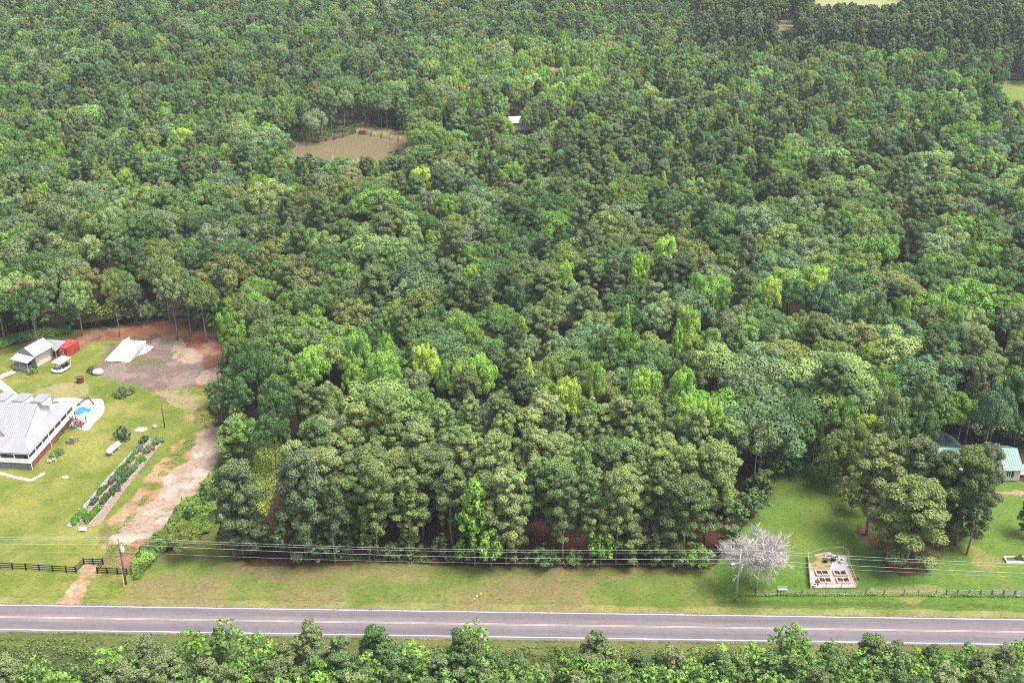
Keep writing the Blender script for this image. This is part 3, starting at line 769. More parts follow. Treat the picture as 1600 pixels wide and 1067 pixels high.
# --- the pines and broadleaved trees of the right-hand garden: each with the words that single it out
GARDEN = [(1410, 752, 116, (1412, 884), 'full', 0, (.085, .11, .036), 'grey-green pine with foliage to the ground, standing alone beside the fenced vegetable patch'),
          (1352, 690, 84, (1354, 835), 'pine', 0, (.082, .10, .036), 'tall pine with a bare reddish trunk at the edge of the mown lawn'),
          (1418, 684, 66, (1424, 812), 'pine', 1, (.065, .085, .034), 'dull green pine rising between the bare-trunked pine and the teal-roofed house'),
          (1488, 704, 84, (1494, 852), 'full', 1, (.055, .08, .024), 'deep green full pine in front of the teal-roofed house'),
          (1452, 708, 44, (1458, 830), 'pine', 4, (.052, .078, .028), 'dark pine just behind the deep green full pine'),
          (1532, 696, 66, (1518, 836), 'full', 0, (.07, .088, .048), 'pale grey-green pine hiding the middle of the teal-roofed house'),
          (1500, 735, 60, (1510, 866), 'pine', 5, (.045, .065, .026), 'dark slender pine over the reddish pine straw of the lawn'),
          (372, 724, 84, (380, 868), 'full', 1, (.062, .088, .038), 'broad dark pine at the corner of the pine block, above the vine bank'),
          (478, 704, 80, (480, 874), 'full', 0, (.066, .094, .046), 'tall grey-green pine with low foliage near the corner of the pine block'),
          (1602, 778, 36, (1603, 838), 'full', 0, (.05, .075, .03), 'small dark pine cut by the picture edge beside the lawn path')]
for cx, ty, wpx, base, k, var, col, lab in GARDEN:
    x, y, _ = at(*base)
    h = 130 - y * math.tan(PITCH + math.atan((ty - 533.5) / FPX))
    lib = FULL_PINES if k == 'full' else PINES
    w = wpx * math.hypot(y, H) / FPX / 2
    top, rad = (19.8, 4.3) if k == 'full' else (20.4, 3.6)
    plant(lib[var], x, y, w / rad * .88, col, 'pine_tree', 'pine', lab, 'tall garden and corner pines', sz=h / top)
    GR.add(x, y, 5)

# --- the block of tall pines beside the road
def block(n, test, rmin, x0, x1, y0, y1, fn):
    c = 0
    for _ in range(n):
        x, y = RNG.uniform(x0, x1), RNG.uniform(y0, y1)
        if not test(x, y) or GR.near(x, y, rmin): continue
        if fn(x, y): c += 1
    return c
PB = [(-40, 172.5), (-38, 171.2), (-20, 170.8), (10, 171.0), (30, 171.2), (35.5, 173), (37, 180), (40, 186), (44, 191), (44, 201), (-20, 200), (-38, 198), (-40, 186)]
def pb(x, y):
    w, t = pick(PINE_T, RNG)
    h = RNG.uniform(.78, 1.05)
    if x < -44: h *= .8
    if hides(x, y, 20 * h, 2.5) or math.hypot(x - at(742, 886)[0], y - at(742, 886)[1]) < 3.6: return False
    put('pine', int(RNG.integers(len(PINES))), x, y, RNG.uniform(.82, 1.12), h, t * np.array([1.45, 1.42, 1.3]), w, 'roadside', 4.9); return True
block(6000, lambda x, y: inside(PB, [x], [y])[0], 4.9, -55, 46, 170, 202, pb)

# --- the woods behind
def zone_of(px, py): 
    if py < 60 and px > 1090: return 'dark_top'
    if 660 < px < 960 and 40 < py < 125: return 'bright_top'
    if py > 255 and px > 560 and py < 700: return 'mixed'
    if 690 < px < 1250 and 150 < py < 340: return 'plantation'
    if py < 260: return 'far'
    return 'oakwood'
def wood(x, y):
    px, py = seen(x, y, 17)
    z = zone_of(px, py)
    far = np.clip((y - 300) / 160, 0, 1)
    r = RNG.random()
    if z == 'plantation': kind = 'pine' if r < .45 else 'poplar' if r < .62 else 'broadleaf'
    elif z == 'dark_top': kind = 'pine' if r < .6 else 'broadleaf'
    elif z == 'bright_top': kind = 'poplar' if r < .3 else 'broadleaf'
    elif z == 'far': kind = 'pine' if r < .22 else 'poplar' if r < .3 else 'broadleaf'
    elif z == 'mixed': kind = 'pine' if r < .14 else 'poplar' if r < .18 else 'broadleaf'
    else: kind = 'pine' if r < .05 else 'broadleaf'
    patch = float(fbm(x, y, 34, 2)); pat2 = float(fbm(x + 400, y, 60, 2))
    if kind == 'broadleaf':
        s = min(RNG.lognormal(-.1, .24), 1.45) * (1 - .27 * far); sz = RNG.uniform(.74, 1.0) * (.8 + .22 * s / (1 - .27 * far)) * (1 - .06 * far)
        var = int(RNG.integers(len(OAKS))); w, t = pick(OAK_T, RNG); r_ = 5 * s
        t = t * (.8 + .4 * patch)
        if z == 'oakwood': t = t * np.array([1.08, 1.0, 1.0])
    elif kind == 'pine':
        s = RNG.uniform(.8, 1.1) * (1 - .3 * far); sz = RNG.uniform(.75, 1.0) * (1 - .1 * far); var = int(RNG.integers(len(PINES))); w, t = pick(PINE_T, RNG); r_ = 3.3 * s
        if z == 'dark_top': s *= 1.25; sz = RNG.uniform(1.0, 1.25); t = t * .95
    else:
        s = RNG.uniform(.5, .75) * (1 - .3 * far); sz = RNG.uniform(.68, .9); var = int(RNG.integers(len(POPLARS))); w, t = pick(POP_T, RNG); r_ = 3.6 * s
        t = t * .72
    if z == 'bright_top': t = t * np.array([1.4, 1.35, 1.3])  # paler young growth; cloud-gap sun on this patch also painted into the tint
    t = t * (.85 + .3 * pat2)
    h = 19 * sz
    near_edge = hides(x, y, h, r_)
    if near_edge:
        for f in (.75, .66):
            sz *= f; s *= .8; h *= f; r_ *= .8
            if not hides(x, y, h, r_): break
        else: return False
    if GR.near(x, y, 1.42 * r_): return False
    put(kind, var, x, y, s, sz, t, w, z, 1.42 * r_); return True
def in_view(x, y, m=34):
    d = y * CP + H * SP
    return abs(x) < 800 / FPX * d + m
def wood_ok(x, y):
    if not in_view(x, y): return False
    if y < 203 and -57 < x < 46: return False
    if y < 211 and -57 < x < -42: return False
    if inside(POND, [x], [y])[0]: return False
    if y < 196 and x > 40: return False
    return True
block(5200, wood_ok, 2.0, -150, 150, 172, 300, wood)
block(9000, wood_ok, 2.0, -230, 230, 300, 460, wood)
block(24000, wood_ok, 2.0, -390, 390, 460, 830, wood)

# --- young trees on the near side of the road
FRONT = [(230, 1004), (300, 985), (340, 972), (378, 990), (420, 1008), (485, 980), (530, 1000), (585, 982), (640, 1005), (690, 1010), (735, 960), (725, 992), (640, 1012), (800, 1035), (870, 1010), (932, 992), (885, 1030), (1000, 1022), (1050, 1018), (1090, 1015), (1168, 1006), (1230, 980), (1255, 982), (1300, 1002), (1370, 998), (1400, 1010), (1440, 1015), (1515, 1008), (1572, 1012), (1600, 998), (1340, 1020), (170, 1010), (260, 1012), (205, 1018)]
def front(x, y, h, kind=None):
    k = kind or ('ypine' if RNG.random() < .38 else 'young')
    lib = YPINES if k == 'ypine' else YOUNG
    w, t = pick([('dark green', (.05, .082, .03), 3), ('grey-green', (.075, .1, .045), 3)], RNG) if k == 'ypine' else pick([('bright green', (.072, .138, .028), 3), ('mid green', (.055, .105, .028), 3), ('deep green', (.045, .09, .022), 2)], RNG)
    s = RNG.uniform(.95, 1.25) * (h / 9.0) ** .6
    put(k, int(RNG.integers(len(lib))), x, y, s, h / 8.6, t, w, 'front', 2.0)
for px, py in FRONT:
    h = RNG.uniform(7.5, 10.5) if py < 1000 else RNG.uniform(6.5, 8.5)
    x, y, _ = at(px, py, h)
    y = min(y, float(road_y(x)) - 9.0)
    h = 130 - y * math.tan(PITCH + math.atan((py - 533.5) / FPX))
    if h > 3: front(x, y, h, 'young' if (px, py) in ((735, 960), (340, 972)) else None)
def fr(x, y):
    h = RNG.uniform(5.5, 8.5)
    px, py = seen(x, y, h)
    if py < 1013 + 10 * math.sin(px / 40.0) or px < 150 and py < 1030: return False
    front(x, y, h); return True
block(4200, lambda x, y: y < float(road_y(x)) - 10.0, 2.0, -100, 100, 110, 146, fr)

# --- turn the placed trees into things (the largest in view) and three masses
LIB = {'broadleaf': OAKS, 'pine': PINES, 'poplar': POPLARS, 'young': YOUNG, 'ypine': YPINES}
NAME = {'broadleaf': ('broadleaf_tree', 'tree', 'broadleaved tree'), 'pine': ('pine_tree', 'pine', 'pine'), 'poplar': ('poplar_tree', 'tree', 'poplar'), 'young': ('young_tree', 'tree', 'young leafy tree'), 'ypine': ('young_pine', 'pine', 'young pine')}
single, mass = [], []
for kind, cap in (('broadleaf', 290), ('pine', 285), ('poplar', 200), ('young', 300), ('ypine', 300)):
    rows = [t for t in TREES if t[0] == kind]
    def shown(t):
        px, py = seen(t[2], t[3], 14)
        return -25 < px < 1625 and -15 < py < 1085
    rows.sort(key=lambda t: (t[8] != 'picked', not shown(t), math.hypot(t[3], H) / (t[4] + t[5])))
    rows = [t for t in rows if shown(t) or kind in ('broadleaf', 'pine', 'poplar')]
    single += [t for t in rows[:cap] if shown(t)]
    mass += [t for t in rows[:cap] if not shown(t)] + rows[cap:]

# words that say where a tree stands: the strip of wood, its row counted from the road, its place in the row
def strip(t):
    k, x, y = t[0], t[2], t[3]
    px, py = seen(x, y, 15)
    if t[8] == 'roadside': return 'of the roadside pine block', 170.5, 5.5
    if t[8] == 'front': return 'of the thicket below the road', 110, 3.5
    if py < 250: return 'beyond the pond', 360, 14
    if py < 420: return 'before the pond', 255, 9
    if px < 420: return 'behind the gravel yard', 200, 9
    if px > 1230: return 'behind the teal-roofed house', 186, 9
    return 'behind the roadside pines', 172, 9
bins = {}
for t in single:
    st, y0, dy = strip(t)
    bins.setdefault((t[0], t[7], st, int((t[3] - y0) // dy)), []).append(t)
rows_in = {}
for key in bins: rows_in.setdefault(key[:3], []).append(key[3])
for key, ts in bins.items():
    kind, word, st, row = key
    row_n = sorted(rows_in[key[:3]], reverse=st.endswith('below the road')).index(row) + 1
    ts.sort(key=lambda t: t[2])
    nm, cat, words = NAME[kind]
    for i, t in enumerate(ts):
        lab = f'{word} {words}, {nth(i + 1)} from left in {nth(row_n)} row {st}'
        if st.endswith('road'): lab = f'{word} {words}, {nth(i + 1)} from left in {nth(row_n)} row below the road'
        plant(LIB[kind][t[1]], t[2], t[3], t[4], t[6], nm, cat, lab, {'pine': 'pines of the woods', 'broadleaf': 'broadleaved trees of the woods', 'poplar': 'bright poplars of the woods', 'young': 'young trees below the road', 'ypine': 'young pines below the road'}[kind], sz=t[5])

def woodland(name, kind, rows, label):
    """The rest of one kind of tree as one mass, its trees set on points."""
    n = len(rows)
    me = bpy.data.meshes.new(name)
    me.vertices.add(n)
    co = np.array([(t[2], t[3], float(gz(t[2], t[3])) - .1) for t in rows], np.float32)
    me.vertices.foreach_set('co', co.ravel())
    def attr(nm, typ, key, arr):
        a = me.attributes.new(nm, typ, 'POINT'); a.data.foreach_set(key, arr.ravel())
    attr('tint', 'FLOAT_VECTOR', 'vector', np.array([t[6] for t in rows], np.float32) * LEAF_GAIN)
    attr('kindno', 'INT', 'value', np.array([t[1] for t in rows], np.int32))
    attr('size', 'FLOAT_VECTOR', 'vector', np.array([(t[4], t[4], t[5]) for t in rows], np.float32))
    attr('turn', 'FLOAT_VECTOR', 'vector', np.array([(0, 0, RNG.uniform(0, 6.28)) for t in rows], np.float32))
    o = tag(link(name, me), label, 'woods', kind='stuff')
    ng = bpy.data.node_groups.new(name, 'GeometryNodeTree')
    ng.interface.new_socket('Geometry', in_out='INPUT', socket_type='NodeSocketGeometry')
    ng.interface.new_socket('Geometry', in_out='OUTPUT', socket_type='NodeSocketGeometry')
    N, L = ng.nodes.new, ng.links.new
    gi, go = N('NodeGroupInput'), N('NodeGroupOutput')
    g2i = N('GeometryNodeGeometryToInstance')
    for cme, tme in LIB[kind]:
        src = next((q for q in bpy.data.objects if q.data == cme), None)
        srt = next((q for q in bpy.data.objects if q.data == tme), None)
        jo = N('GeometryNodeJoinGeometry')
        for sobj in (src, srt):
            if sobj is None: continue
            oi = N('GeometryNodeObjectInfo'); oi.transform_space = 'ORIGINAL'; oi.inputs['Object'].default_value = sobj; oi.inputs['As Instance'].default_value = False
            L(oi.outputs['Geometry'], jo.inputs[0])
        L(jo.outputs[0], g2i.inputs[0])
    def na(nm, typ):
        a = N('GeometryNodeInputNamedAttribute'); a.data_type = typ; a.inputs['Name'].default_value = nm
        return next(s for s in a.outputs if s.enabled and s.name == 'Attribute')
    iop = N('GeometryNodeInstanceOnPoints'); iop.inputs['Pick Instance'].default_value = True
    L(gi.outputs[0], iop.inputs['Points']); L(g2i.outputs[0], iop.inputs['Instance'])
    L(na('kindno', 'INT'), iop.inputs['Instance Index']); L(na('size', 'FLOAT_VECTOR'), iop.inputs['Scale']); L(na('turn', 'FLOAT_VECTOR'), iop.inputs['Rotation'])
    L(iop.outputs[0], go.inputs[0])
    md = o.modifiers.new('trees', 'NODES'); md.node_group = ng
for kind, nm, lab in (('broadleaf', 'broadleaf_woodland', 'mass of mixed green broadleaved crowns filling the far woods'), ('pine', 'pine_woodland', 'mass of small dark pines among the far broadleaved woods'), ('poplar', 'poplar_woodland', 'scatter of light green crowns through the far woods')):
    rows = [t for t in mass if t[0] == kind]
    if rows: woodland(nm, kind, rows, lab)
print('TREES', len(TREES), 'single', len(single), {k: sum(1 for t in single if t[0] == k) for k in LIB}, 'mass', len(mass))

# ------------------------------------------------------------------ buildings
def up_h(x, y, py):
    return H - y * math.tan(PITCH + math.atan((py - 533.5) / FPX))
def loc(o, x, y, z=0.0, rz=0.0):
    o.location = (x, y, z); o.rotation_euler = (0, 0, rz); return o
def posts_rail(root, n, x0, x1, y, z0, z1, mat, along='x', w=.14):
    for i in range(n):
        t = x0 + (x1 - x0) * i / (n - 1)
        b = MB(); b.box(((t, y, (z0 + z1) / 2) if along == 'x' else (y, t, (z0 + z1) / 2)), (w, w, z1 - z0)); b.build('porch_post', mat, root)

def big_house():
    # local axes: x towards the pool side, y away from the road; origin on the ground under the near corner of the porch roof
    hs = thing('farmhouse', 'large farmhouse with grey metal roof, white gable, dormers and a white-railed wraparound porch', 'house', (-99.6, 202.6, 0), math.radians(-5.5))
    W, L = 21.5, 32.0                       # depth, length (runs out of the picture)
    ze, zp, zr, fl = 4.1, 5.0, 9.4, 1.75
    pd = 3.0                                # porch roof depth
    gx = -pd + .2                           # gable wall
    ym = W / 2 + .6
    b = MB(); b.slab([(-L, .0, ze), (0, 0, ze), (gx, pd + 1.2, zp), (-L, pd + 1.2, zp)], .18)
    b.slab([(-L, pd + 1.2 + .01, zp), (gx, pd + 1.21, zp), (gx + .25, ym, zr), (-L, ym, zr)], .18)
    b.build('roof', M['roof_lilac'], hs)
    b = MB(); b.slab([(0.012, .02, ze), (0.012, W, ze), (gx, W - 1.5, zp), (gx, pd + 1.2, zp)], .18)
    b.build('roof', M['roof_lilac_side'], hs)
    b = MB(); b.slab([(-L, ym + .01, zr), (gx + .25, ym + .01, zr), (gx, W - 1.5, zp), (-L, W - 1.5, zp)], .18)
    b.slab([(-L, W - 1.49, zp), (gx, W - 1.49, zp), (0, W + .3, ze), (-L, W + .3, ze)], .18)
    b.build('roof', M['roof_lilac'], hs)
    b = MB(); b.hexa([(gx - .15, pd + 1.3, zp - .1), (gx - .15, W - 1.6, zp - .1), (gx - .15, ym, zr - .15)], [(gx + .02, pd + 1.3, zp - .1), (gx + .02, W - 1.6, zp - .1), (gx + .02, ym, zr - .15)])
    gb = b.build('gable_wall', M['white_siding'], hs)
    b = MB()
    for a, c in (((gx + .08, pd + 1.2, zp + .05), (gx + .3, ym, zr + .05)), ((gx + .3, ym, zr + .05), (gx + .08, W - 1.5, zp + .05))): b.tube([a, c], .07, 5)
    b.build('gable_trim', M['dark_skirt'], gb)
    # body of the house under the roofs
    b = MB(); b.box((-L / 2 - pd / 2, W / 2 + .5, (fl + zp) / 2 - .1), (L - pd, W - 2 * pd - .2, zp - fl - .1)); b.build('wall', M['white_siding'], hs)
    # porch: floor, skirt, posts, fascia, railing
    b = MB(); b.box((-L / 2, W / 2, fl - .1), (L - .5, W - .6, .2)); b.build('porch_floor', M['grey_wood'], hs)
    b = MB(); b.box((-L / 2, .35, fl / 2 - .12), (L - .7, .12, fl - .1)); b.build('porch_skirt', M['dark_skirt'], hs)
    b = MB(); b.box((-.35, 7.0, fl / 2 - .12), (.14, 13.0, fl - .1)); b.build('brick_foundation', M['brick_red'], hs)
    b = MB(); b.box((-.45, 17.2, fl / 2 - .12), (.12, 7.0, fl - .1)); b.build('basement_wall', M['brown_wood'], hs)
    b = MB(); b.box((-L / 2, .12, ze - .2), (L, .1, .28)); b.box((-.1, W / 2, ze - .2), (.1, W - .1, .28)); b.build('fascia', M['white_paint'], hs)
    for i in range(8):
        bx = MB(); bx.box((-.35 - i * 3.1, .3, (fl + ze) / 2 - .1), (.17, .17, ze - fl - .1)); bx.build('porch_post', M['white_paint'], hs)
        bx = MB(); bx.box((-.35 - i * 3.1 - 1.55, .36, fl + 1.55), (2.9, .03, 1.1)); bx.build('porch_opening', M['opening_dark'], hs)  # dark panel filling the opening between two porch posts
        bx = MB(); bx.box((-.35 - i * 3.1 - 1.55, .27, fl + .52), (2.93, .1, .72)); bx.build('railing', M['white_paint'], hs)
    for i in range(8):
        y = .35 + i * 2.95
        if i:
            bx = MB(); bx.box((-.32, y, (fl + ze) / 2 - .1), (.17, .17, ze - fl - .1)); bx.build('porch_post', M['white_paint'], hs)
        if i < 7:
            bx = MB(); bx.box((-.40, y + 1.47, fl + 1.5), (.03, 2.75, 1.2)); bx.build('porch_opening', M['opening_dark'], hs)
            bx = MB(); bx.box((-.27, y + 1.47, fl + .5), (.1, 2.77, .75)); bx.build('railing', M['white_paint'], hs)
            bx = MB(); bx.box((-.2, y + .1, fl / 2 - .1), (.1, .12, fl)); bx.build('foundation_pier', M['white_paint'] if i in (0, 3) else M['brick_red'], hs)
    b = MB(); b.box((-L / 2, .18, fl - .02), (L - .2, .14, .2)); b.box((-.15, W / 2, fl - .02), (.14, W - .5, .2)); b.build('porch_trim', M['white_paint'], hs)
    # rear dormers: low boxes with flat sloping roofs
    for i in range(4):
        x0 = -1.9 - 4.1 * i
        d = MB(); d.slab([(x0 - 2.7, ym + .5, zr + .12), (x0, ym + .5, zr + .12), (x0, ym + 4.8, zr - .35), (x0 - 2.7, ym + 4.8, zr - .35)], .14)
        r = d.build('dormer', M['roof_slate' if i > 5 else 'roof_lilac'], hs)
        d = MB(); d.hexa([(x0 - 2.6, ym + .6, zr - .6), (x0 - .1, ym + .6, zr - .6), (x0 - .1, ym + 4.6, zr - 3.2), (x0 - 2.6, ym + 4.6, zr - 3.2)], [(x0 - 2.6, ym + .6, zr - .03), (x0 - .1, ym + .6, zr - .03), (x0 - .1, ym + 4.6, zr - .5), (x0 - 2.6, ym + 4.6, zr - .5)])
        d.build('dormer_wall', M['white_siding'], r)
    # small gabled dormer on the slope that faces the road
    for x0 in (-8.6, -16.5):
        y0 = 4.6; zb = 5.55; zt = 7.9
        d = MB(); yb = y0 + 3.9
        d.slab([(x0 + 1.35, y0 - .2, zb - .1), (x0 + 1.35, yb - 2.0, zb + .35), (x0, yb, zt), (x0, y0 - .2, zt)], .1)
        d.slab([(x0 - 1.35, y0 - .2, zb - .1), (x0 - .001, y0 - .2, zt), (x0 - .001, yb, zt), (x0 - 1.35, yb - 2.0, zb + .35)], .1)
        r = d.build('dormer', M['roof_lilac_side'], hs)
        d = MB(); d.hexa([(x0 - 1.15, y0, zb - .3), (x0 + 1.15, y0, zb - .3), (x0 + 1.15, y0, zb), (x0, y0, zt - .2), (x0 - 1.15, y0, zb)], [(x0 - 1.15, y0 + .2, zb - .3), (x0 + 1.15, y0 + .2, zb - .3), (x0 + 1.15, y0 + .2, zb), (x0, y0 + .2, zt - .2), (x0 - 1.15, y0 + .2, zb)])
        d.build('dormer_wall', M['pink_siding'], r)
    # steps and brown timber frame at the far corner, down to the pool
    t = thing('pool_steps', 'brown timber stair and post frame leading from the porch to the pool deck', 'stairs', hs.location, hs.rotation_euler[2])
    for k in range(6):
        b = MB(); b.box((.9 + .34 * k, 18.6, fl - .2 - .27 * k), (.36, 2.2, .1)); b.build('tread', M['brown_wood'], t)
    for x, y, z in ((.6, 17.4, 2.9), (.6, 19.8, 2.9), (2.9, 17.4, 1.9), (2.9, 19.8, 1.9)):
        b = MB(); b.box((x, y, z / 2), (.16, .16, z)); b.build('post', M['brown_wood'], t)
    for y in (17.4, 19.8):
        b = MB(); b.tube([(.6, y, 2.75), (2.9, y, 1.2)], .07, 4); b.build('handrail', M['brown_wood'], t)
big_house()

def gable_shed(name, label, p_corner, ang, length, width, wall_h, ridge_h, roof, wall, low=None, over=.35, cat='shed'):
    """p_corner: near right ground corner; local x to the right along the gable, y along the ridge."""
    s = thing(name, label, cat, (p_corner[0], p_corner[1], 0), ang)
    w, l = width, length
    b = MB(); b.hexa([(-w, 0, 0), (0, 0, 0), (0, l, 0), (-w, l, 0)], [(-w, 0, wall_h), (0, 0, wall_h), (0, l, wall_h), (-w, l, wall_h)]); b.build('wall', wall, s)
    for y in (.0, l - .1):
        b = MB(); b.hexa([(-w, y, wall_h), (0, y, wall_h), (-w / 2, y, ridge_h - .1)], [(-w, y + .1, wall_h), (0, y + .1, wall_h), (-w / 2, y + .1, ridge_h - .1)][0:3]); b.build('gable', wall, s)
    dz = (ridge_h - wall_h) / (w / 2) * over
    for sg in (1, -1):
        b = MB(); xe = over if sg > 0 else -w - over
        q = [(xe, -over, wall_h - dz + .08), (xe, l + over, wall_h - dz + .08), (-w / 2, l + over, ridge_h + .08), (-w / 2, -over, ridge_h + .08)]
        b.slab(q if sg > 0 else q[::-1], .08); b.build('roof', roof, s)
    return s
pale_side = metal_roof('pale_metal_roof_side', (.46, .47, .47), (.62, .63, .62), .5, 'Y')
a = at(58, 574); c = at(84, 559.5)
ang = math.atan2(c[1] - a[1], c[0] - a[0]) - math.pi / 2
SHL = float(np.hypot(*(c - a)[:2]))
sh = gable_shed('garden_shed', 'long shed with pale metal roof and low front porch beside the red container', a, ang, SHL, 5.2, 3.3, 4.9, pale_side, M['shed_siding'])
b = MB(); b.box((.03, SHL / 2 - .3, .55), (.06, SHL - .9, 1.1)); b.build('lower_wall', M['shed_lower'], sh)
b = MB(); b.slab([(-5.4, -2.9, 2.5), (.3, -2.9, 2.5), (.3, -.02, 3.05), (-5.4, -.02, 3.05)], .07); b.build('porch_roof', M['roof_pale'], sh)
for x in (-5.1, -2.6, 0): 
    b = MB(); b.box((x, -2.7, 1.2), (.13, .13, 2.5)); b.build('porch_post', M['grey_wood'], sh)
b = MB(); b.box((-2.6, -1.4, .2), (5.2, 2.7, .3)); b.build('porch_floor', M['grey_wood'], sh)
for k in range(3):
    b = MB(); b.box((-1.3, -2.75, .55 + .3 * k), (2.4, .06, .13)); b.build('rail_board', M['grey_wood'], sh)
b = MB(); b.box((-2.2, .0, 1.25), (.95, .08, 2.0)); b.build('door', M['brown_wood'], sh)
for k in range(2):
    b = MB(); b.box((-3.6, -3.0 - .3 * k, .22 - .12 * k), (1.4, .3, .14)); b.build('step', M['brown_wood'], sh)

# lean-to between the shed and the container
def leanto():
    p = [at(x, y, z) for x, y, z in ((76, 530, 3.3), (104, 533, 2.7), (86, 549.5, 2.7), (81, 536, 3.3))]
    q = [at(73, 530, 3.5), at(104, 532.5, 2.6), at(87, 549, 2.5), at(82.5, 545, 3.2)]
    o = thing('lean_to', 'grey metal lean-to roof between the pale shed and the red container', 'lean-to', (q[3][0], q[3][1], 0))
    off = np.array([q[3][0], q[3][1], 0]); q = [v - off for v in q]
    b = MB(); b.slab(q, .07); b.build('roof', M['roof_slate'], o)
    for v in (q[1], q[2]):
        b = MB(); b.box((v[0] - .1, v[1] + .1, (v[2] - .1) / 2), (.14, .14, v[2] - .1)); b.build('post', M['grey_wood'], o)
leanto()
def container():
    a, c = at(88.5, 559), at(123, 545.5)       # near-right base line
    a = at(106, 559); c = at(124.5, 547)
    ang = math.atan2(c[1] - a[1], c[0] - a[0]) - math.pi / 2
    L, Wd, h = float(np.hypot(*(c - a)[:2])), 2.9, 2.6
    o = thing('shipping_container', 'red steel shipping container behind the white-roofed cart', 'container', (a[0], a[1], 0), ang)
    b = MB(); b.box((-Wd / 2, L / 2, h / 2), (Wd, L, h)); b.build('body', M['red_steel'], o)
    n = int(L / .35)
    b = MB()
    for i in range(n):
        b.box((.025, (i + .5) * L / n, h / 2), (.05, .17, h - .3))
        b.box((-Wd / 2, (i + .5) * L / n, h + .012), (Wd - .3, .17, .03))
    r = b.build('corrugation', M['red_steel'], o); r['kind'] = 'stuff'
    for x in (.03, -Wd - .03):
        for y in (0, L):
            b = MB(); b.box((x, y, h / 2), (.14, .14, h + .06)); b.build('corner_post', M['red_steel'], o)
    b = MB(); b.box((-Wd / 2, -.06, h / 2), (Wd - .3, .07, h - .3)); d = b.build('door', M['red_steel'], o)
    for x in (-.9, -1.3, -1.7, -2.1):
        b = MB(); b.tube([(x, -.12, .3), (x, -.12, h - .3)], .025, 5); b.build('lock_rod', M['white_metal'], d)
container()
def cart():
    p = at(97, 576)
    o = thing('cart', 'white flat-roofed cart with a curved white body on the lawn before the red container', 'cart', (p[0], p[1], 0), math.radians(-22))
    z = 2.25
    b = MB(); b.slab([(-1.4, -1.6, z), (1.3, -1.6, z), (1.3, 2.2, z + .1), (-1.4, 2.2, z + .1)], .09); b.build('canopy', M['white_metal'], o)
    for x in (-1.2, 1.1):
        for y in (-1.3, 1.9):
            b = MB(); b.tube([(x, y, .5), (x, y, z)], .045, 6); b.build('canopy_post', M['white_metal'], o)
    b = MB()
    b.tube([(-1.5, -1.9, .45), (-.7, -2.35, .45), (.5, -2.4, .45), (1.5, -1.9, .5), (1.75, -.6, .55), (1.6, 1.2, .55)], [.2, .3, .32, .32, .3, .2], 8); b.build('body', M['white_paint'], o, True)
    b = MB(); b.box((0, .1, .38), (2.4, 3.4, .2)); b.build('floor', M['dark_skirt'], o)
    for x, y in ((-.7, -.6), (.6, -.4), (-.6, 1.0), (.7, .9)):
        b = MB(); b.box((x, y, .72), (.8, .55, .35)); b.box((x, y + .3, 1.0), (.8, .14, .6)); b.build('seat', M['white_paint' if x < 0 else 'black_plastic'], o)
    for x in (-1.15, 1.15):
        for y in (-1.2, 1.4):
            b = MB(); b.lathe([(0, .3), (1, .3)], (x - .1, y, .3), (x + .1, y, .3), 12); b.build('wheel', M['black_plastic'], o)
cart()
def tent():
    G = lambda x, y, z=0: at(x, y, z)
    fl, fr, br = G(163, 564.5), G(202, 567), G(229, 551.5)
    h = 2.9
    bl_t, br_t = G(193.5, 532, h), G(228.5, 533.5, h)
    off = np.array([fr[0], fr[1], 0.0])
    o = thing('tarp_tent', 'low white wedge-shaped tarp shelter standing open on the grey gravel yard', 'tent', off)
    nx, ny = 12, 10
    b = MB(); P = {}
    for i in range(nx + 1):
        for j in range(ny + 1):
            s, t = i / nx, j / ny
            q = (fl * (1 - s) + fr * s) * (1 - t) + (bl_t * (1 - s) + br_t * s) * t
            q = q + np.array([0, 0, .18 - .35 * math.sin(math.pi * s) * .35 * math.sin(math.pi * t) + RNG.normal() * .025])
            if j == 0: q[2] = .12 + .12 * abs(math.sin(i * 1.7))
            P[i, j] = q - off
    for i in range(nx):
        for j in range(ny): b.quad(P[i, j], P[i + 1, j], P[i + 1, j + 1], P[i, j + 1])
    b.build('tarp', M['white_tarp'], o, True)
    b = MB(); Q = {}                            # the side sheet that falls to the ground in a curve
    foot = [fr, G(206, 563.5), G(213, 557.5), G(221, 554), G(229, 551.5), G(236, 546.5)]
    tops = [P[nx, round(ny * k / 5)] for k in range(6)]
    for k in range(6):
        for m in range(5):
            t = m / 4; f = foot[k] - off; Q[k, m] = tops[k] * (1 - t) + f * t + np.array([-.25 * math.sin(math.pi * t), 0, 0])
    for k in range(5):
        for m in range(4): b.quad(Q[k, m], Q[k + 1, m], Q[k + 1, m + 1], Q[k, m + 1])
    b.build('side_sheet', M['white_tarp'], o, True)
    b = MB()
    a, c, d = G(228.5, 552), G(241, 543), G(229, 543)
    b.slab([a - off + np.array([0, 0, .05]), c - off + np.array([0, 0, .25]), d - off + np.array([0, 0, .6])], .03)
    b.build('flap', M['white_tarp'], o)
    b = MB()
    a, c, d = G(193, 532, h + .1), G(204, 533, h + .1), G(201.5, 526.5, h + .7)
    b.hexa([a - off, c - off, d - off], [q - off + np.array([0, .05, .02]) for q in (a, c, d)]); b.build('peak_flap', M['white_tarp'], o)
    for q in (P[0, ny], P[nx // 2, ny], P[nx, ny]):
        b = MB(); b.tube([(q[0], q[1], 0), (q[0], q[1], q[2] - .02)], .05, 6); b.build('tent_pole', M['dead'], o)
tent()

